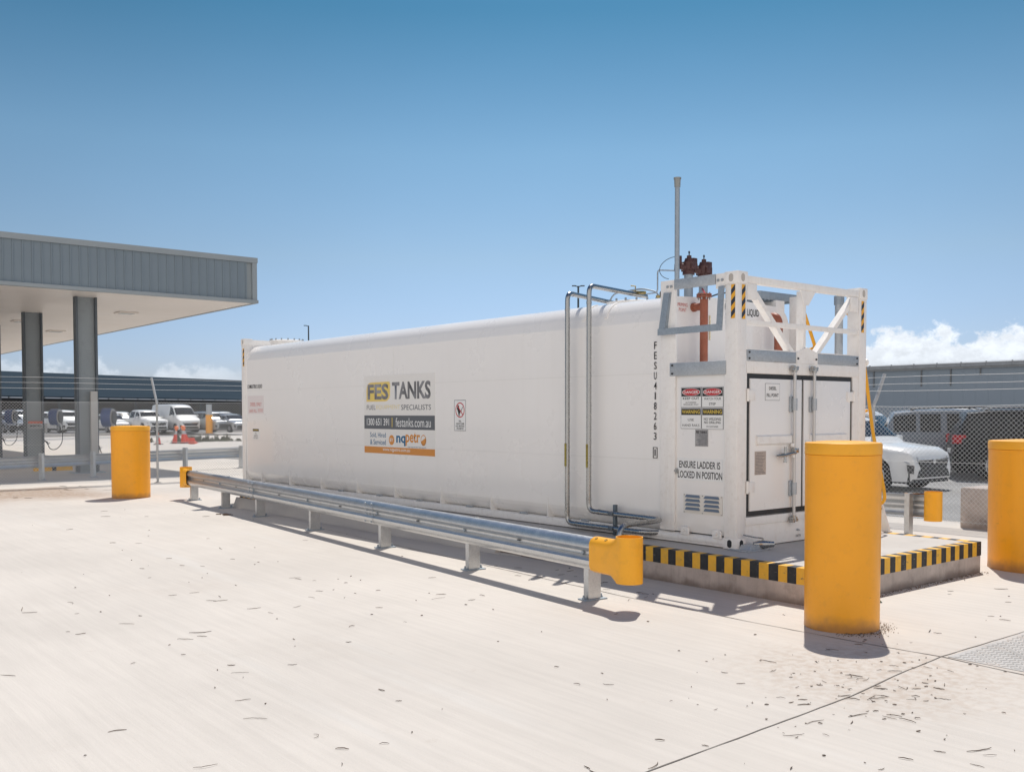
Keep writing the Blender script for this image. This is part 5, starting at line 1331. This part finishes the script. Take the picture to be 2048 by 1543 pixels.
    if True:
        strip_glass(w0 + .008, w1 - .006, [(4, .4), (5, 0.0), (5, .5), (6, 0.0), (6, .999), (7, .999), (8, .5), (8, .999), (9, .6)], "windscreen", .008)
        for base in (3, 10):
            edges = [K['side'][0]] + list(K['pillars']) + [K['side'][1]]
            for i in range(len(edges) - 1):
                e0, e1 = edges[i] + .010, edges[i + 1] - .010
                strip_glass(e0, e1, [(base, .10), (base, .5), (base, .88)], "side_window", .006)
    if kind not in ('ute',):
        strip_glass(K['rear'][0] + .005, K['rear'][1], [(4, .6), (5, 0.0), (5, .5), (6, 0.0), (6, .999), (7, .999), (8, .5), (8, .999), (9, .4)], "rear_window", .008)
    # wheels
    for wx in (fwx, rwx):
        for s in (-1, 1):
            y0, y1 = s * (hw - .02), s * (hw - .24)
            b = MB(); b.tube([(wx, y0 + s * .0, wr), (wx, y0 - s * .02, wr), (wx, y1 + s * .02, wr), (wx, y1, wr)], [wr - .03, wr, wr, wr - .03], 28); wl = b.build("wheel", M_tyre, t, 40)
            b = MB(); b.cyl((wx, y0 + s * .003, wr), (wx, y0 - s * .03, wr), wr * .66, seg=24); b.build("rim_recess", M_gask, wl)
            b = MB()
            for k in range(5):
                a = k * 2 * math.pi / 5; b.beam((wx, y0 + s * .008, wr), (wx + wr * .62 * math.cos(a), y0 + s * .008, wr + wr * .62 * math.sin(a)), .07, .012, (0, 1, 0))
            b.tube([(wx + wr * .64 * math.cos(a * math.pi / 12), y0 + s * .006, wr + wr * .64 * math.sin(a * math.pi / 12)) for a in range(24)], .014, 6, closed=True); b.cyl((wx, y0 + s * .004, wr), (wx, y0 + s * .018, wr), .06, seg=12)
            b.build("rim", M_rim, wl)
    # front: grille, lamps, bumper
    zb = lerp_prof(K['top'], .012)
    b = MB(); b.prism([(-.012, -.52, zb - .30), (-.012, .52, zb - .30), (-.012, .60, zb - .10), (-.012, -.60, zb - .10)], (.05, 0, 0)); b.build("grille", M_grille, body)
    b = MB(); b.box(-.018, .03, -.60, .60, zb - .085, zb - .055, .004); b.cyl((-.016, 0, zb - .12), (-.026, 0, zb - .12), .06, seg=16); b.build("grille_bar", M_chrome, body)
    b = MB(); b.prism([(-.010, -.68, .33), (-.010, .68, .33), (-.010, .58, .50), (-.010, -.58, .50)], (.05, 0, 0)); b.build("lower_grille", M_grille, body)
    for s in (-1, 1):
        b = MB(); b.prism([(.005, s * .60, zb - .14), (.02, s * .60, zb - .02), (.30, s * (hw * .93), zb + .02), (.34, s * (hw * .965), zb - .02), (.10, s * (hw * .90), zb - .16)], (.02, s * .012, .006)); b.build("headlight", M_head, body)
        b = MB(); b.prism([(.03, s * (hw * .80), .42), (.03, s * (hw * .78), .60), (.14, s * (hw * .915), .62), (.12, s * (hw * .90), .44)], (-.015, s * .02, 0)); b.build("fog_lamp_recess", M_grille, body)
        tz = lerp_prof(K['belt'], .95) - .10
        b = MB(); b.prism([(Ln - .30, s * hw * .985, tz - .09), (Ln - .12, s * hw * .965, tz - .09), (Ln - .0, s * hw * .89, tz - .09), (Ln + .012, s * hw * .82, tz - .09), (Ln + .010, s * hw * .64, tz - .09), (Ln - .12, s * hw * .6, tz - .09)], (0, 0, .22)); b.build("tail_light", M_tail, body)
        b = MB(); mx = (w0 + .05) * Ln; mz = lerp_prof(K['belt'], w0) + .06; b.box(mx - .05, mx + .07, s * (hw + .10) - .10, s * (hw + .10) + .10, mz, mz + .14, .03); b.build("wing_mirror", paint, body)
        for e_ in list(K['pillars'])[:2]:
            b = MB(); hx_ = (e_ - .03) * Ln; b.box(hx_ - .09, hx_ + .09, s * (hw + .012) - .012, s * (hw + .012) + .012, lerp_prof(K['belt'], e_) - .13, lerp_prof(K['belt'], e_) - .10, .005); b.build("door_handle", M_chrome, body)
        if kind in ('suv', 'bigsuv'):
            b = MB(); b.tube([(.46 * Ln, s * hw * .66, H - .03), (.50 * Ln, s * hw * .66, H + .035), (.80 * Ln, s * hw * .66, H + .025), (.84 * Ln, s * hw * .66, H - .04)], .016, 8); b.build("roof_rail", M_dkplas, body)
    b = MB(); b.box(Ln - .03, Ln + .012, -.26, .26, .70, .82, .004); b.build("number_plate", M_wsign, body)
    b = MB(); b.box(Ln - .06, Ln + .02, -hw * .84, hw * .84, .34, .56, .03); b.build("rear_bumper", M_dkplas, body)
    for e_ in [K['side'][0] + .005] + list(K['pillars'])[:2]:
        b = MB()
        for s in (-1, 1): b.box(e_ * Ln - .003, e_ * Ln + .003, s * (hw + .0005) - .004, s * (hw + .0005) + .002, .45, lerp_prof(K['belt'], e_) - .09)
        b.build("door_gap", M_gask, body)
    return t
def recolor(root, paint):
    for o in root.children_recursive:
        if o.name.startswith(("body", "wing_mirror")):
            o.data = o.data.copy(); o.data.materials.clear(); o.data.materials.append(paint)
def place(o, front, heading, z=.0):
    """front bumper centre at `front`, car nose pointing along compass heading (degrees, world angle from +x)"""
    o.rotation_euler = (0, 0, R(heading + 180)); o.location = (front[0], front[1], z)
P_white = carpaint("white", (.78, .78, .77)); P_silver = carpaint("silver", (.42, .43, .44), .5); P_grey = carpaint("grey", (.17, .195, .23), .0, .3)
P_black = carpaint("black", (.010, .011, .013), 0, .06); P_blue = carpaint("blue", (.03, .07, .13), .2)
G1, G2 = "cars parked in the far row behind the kerb", "cars parked behind the right wire fence"
def at(px_, D, lat=0):  # world point from a column of the view and a distance, flat ground helper used for the parked rows
    a = R(39.272); f_ = Vector((math.sin(a), math.cos(a))); r_ = Vector((math.cos(a), -math.sin(a)))
    q = Vector((-8.288, -6.45)) + f_ * D + r_ * ((px_ - 1024) / 1972.6 * D); return (q.x, q.y)
cars = {}
def car(kind, paint, label, group, front, heading, z, cat="car"):
    key = kind
    if key not in cars:
        o = make_car(kind, paint, label, group, cat); cars[key] = o; o['label'] = label
    else:
        o = copy_tree(cars[key]); o['label'] = label; o['group'] = group; o['category'] = cat; recolor(o, paint)
    place(o, front, heading, z); return o
# right hand car park
car('suv', P_white, "white SUV facing the camera behind the right wire fence", G2, at(1868, 22.0), -92, 0)
car('bigsuv', P_grey, "dark grey large SUV seen side on behind the white one, lamp at its left end", G2, at(2128, 27.6), -56, 0)
car('bigsuv', P_black, "black large SUV beside the grey one, cut by the right hand bollard", G2, at(2318, 24.8), -57, 0)
car('van', P_white, "white van behind the yellow ladder rail beyond the right fence", G2, at(1840, 33), -75, -.35, "van")
car('bigsuv', P_silver, "silver car with roof rails behind the dark grey SUV", G2, at(2105, 37), -57, .08)
car('suv', P_white, "white roofed car behind the black SUV near the right edge", G2, at(2290, 31.5), -57, .0)
car('hatch', P_white, "small pale car showing under the ladder rail beside the white SUV", G2, at(1790, 27), -95, 0)
# far row: noses toward the camera, slightly turned right
Z = .19
car('ute', P_white, "white pickup in the far row left of the white van", G1, at(318, 77.5), -84, Z, "pickup")
car('van', P_white, "tall white van in the far row behind the cones", G1, at(382, 78.5), -84, Z, "van")
car('hatch', P_blue, "dark blue hatchback in the far row right of the white van", G1, at(412, 82), -83, Z)
car('suv', P_silver, "silver SUV in the far row right of the marker post", G1, at(452, 79), -84, Z)
car('hatch', P_silver, "silver hatchback in the far row next to the tank end", G1, at(488, 79), -83, Z)
car('hatch', P_white, "white hatchback in the far row behind the left bollard", G1, at(243, 78), -84, Z)
car('suv', P_white, "white SUV in the far row between the two front canopy columns", G1, at(108, 80), -86, Z)
car('ute', P_white, "white pickup in the far row just left of the nearest canopy column", G1, at(150, 78), -83, Z, "pickup")
car('hatch', P_grey, "grey hatchback in the far row left of the second canopy column", G1, at(36, 79), -84, Z)
car('suv', P_white, "white SUV at the left edge of the far row", G1, at(10, 80), -84, Z)
car('suv', P_white, "white car roof in the second far row behind the white pickup", G1, at(262, 88), -84, Z)
car('suv', P_silver, "silver car roof in the second far row above the grey hatchback", G1, at(52, 90), -84, Z + .2)
car('suv', P_white, "white car roof in the second far row right of the marker post", G1, at(470, 90), -84, Z)
car('suv', P_white, "white car roof in the second far row beside the second hose reel", G1, at(160, 89), -84, Z + .1)

for o in list(bpy.data.objects):
    if '_loc' in o: del o['_loc']
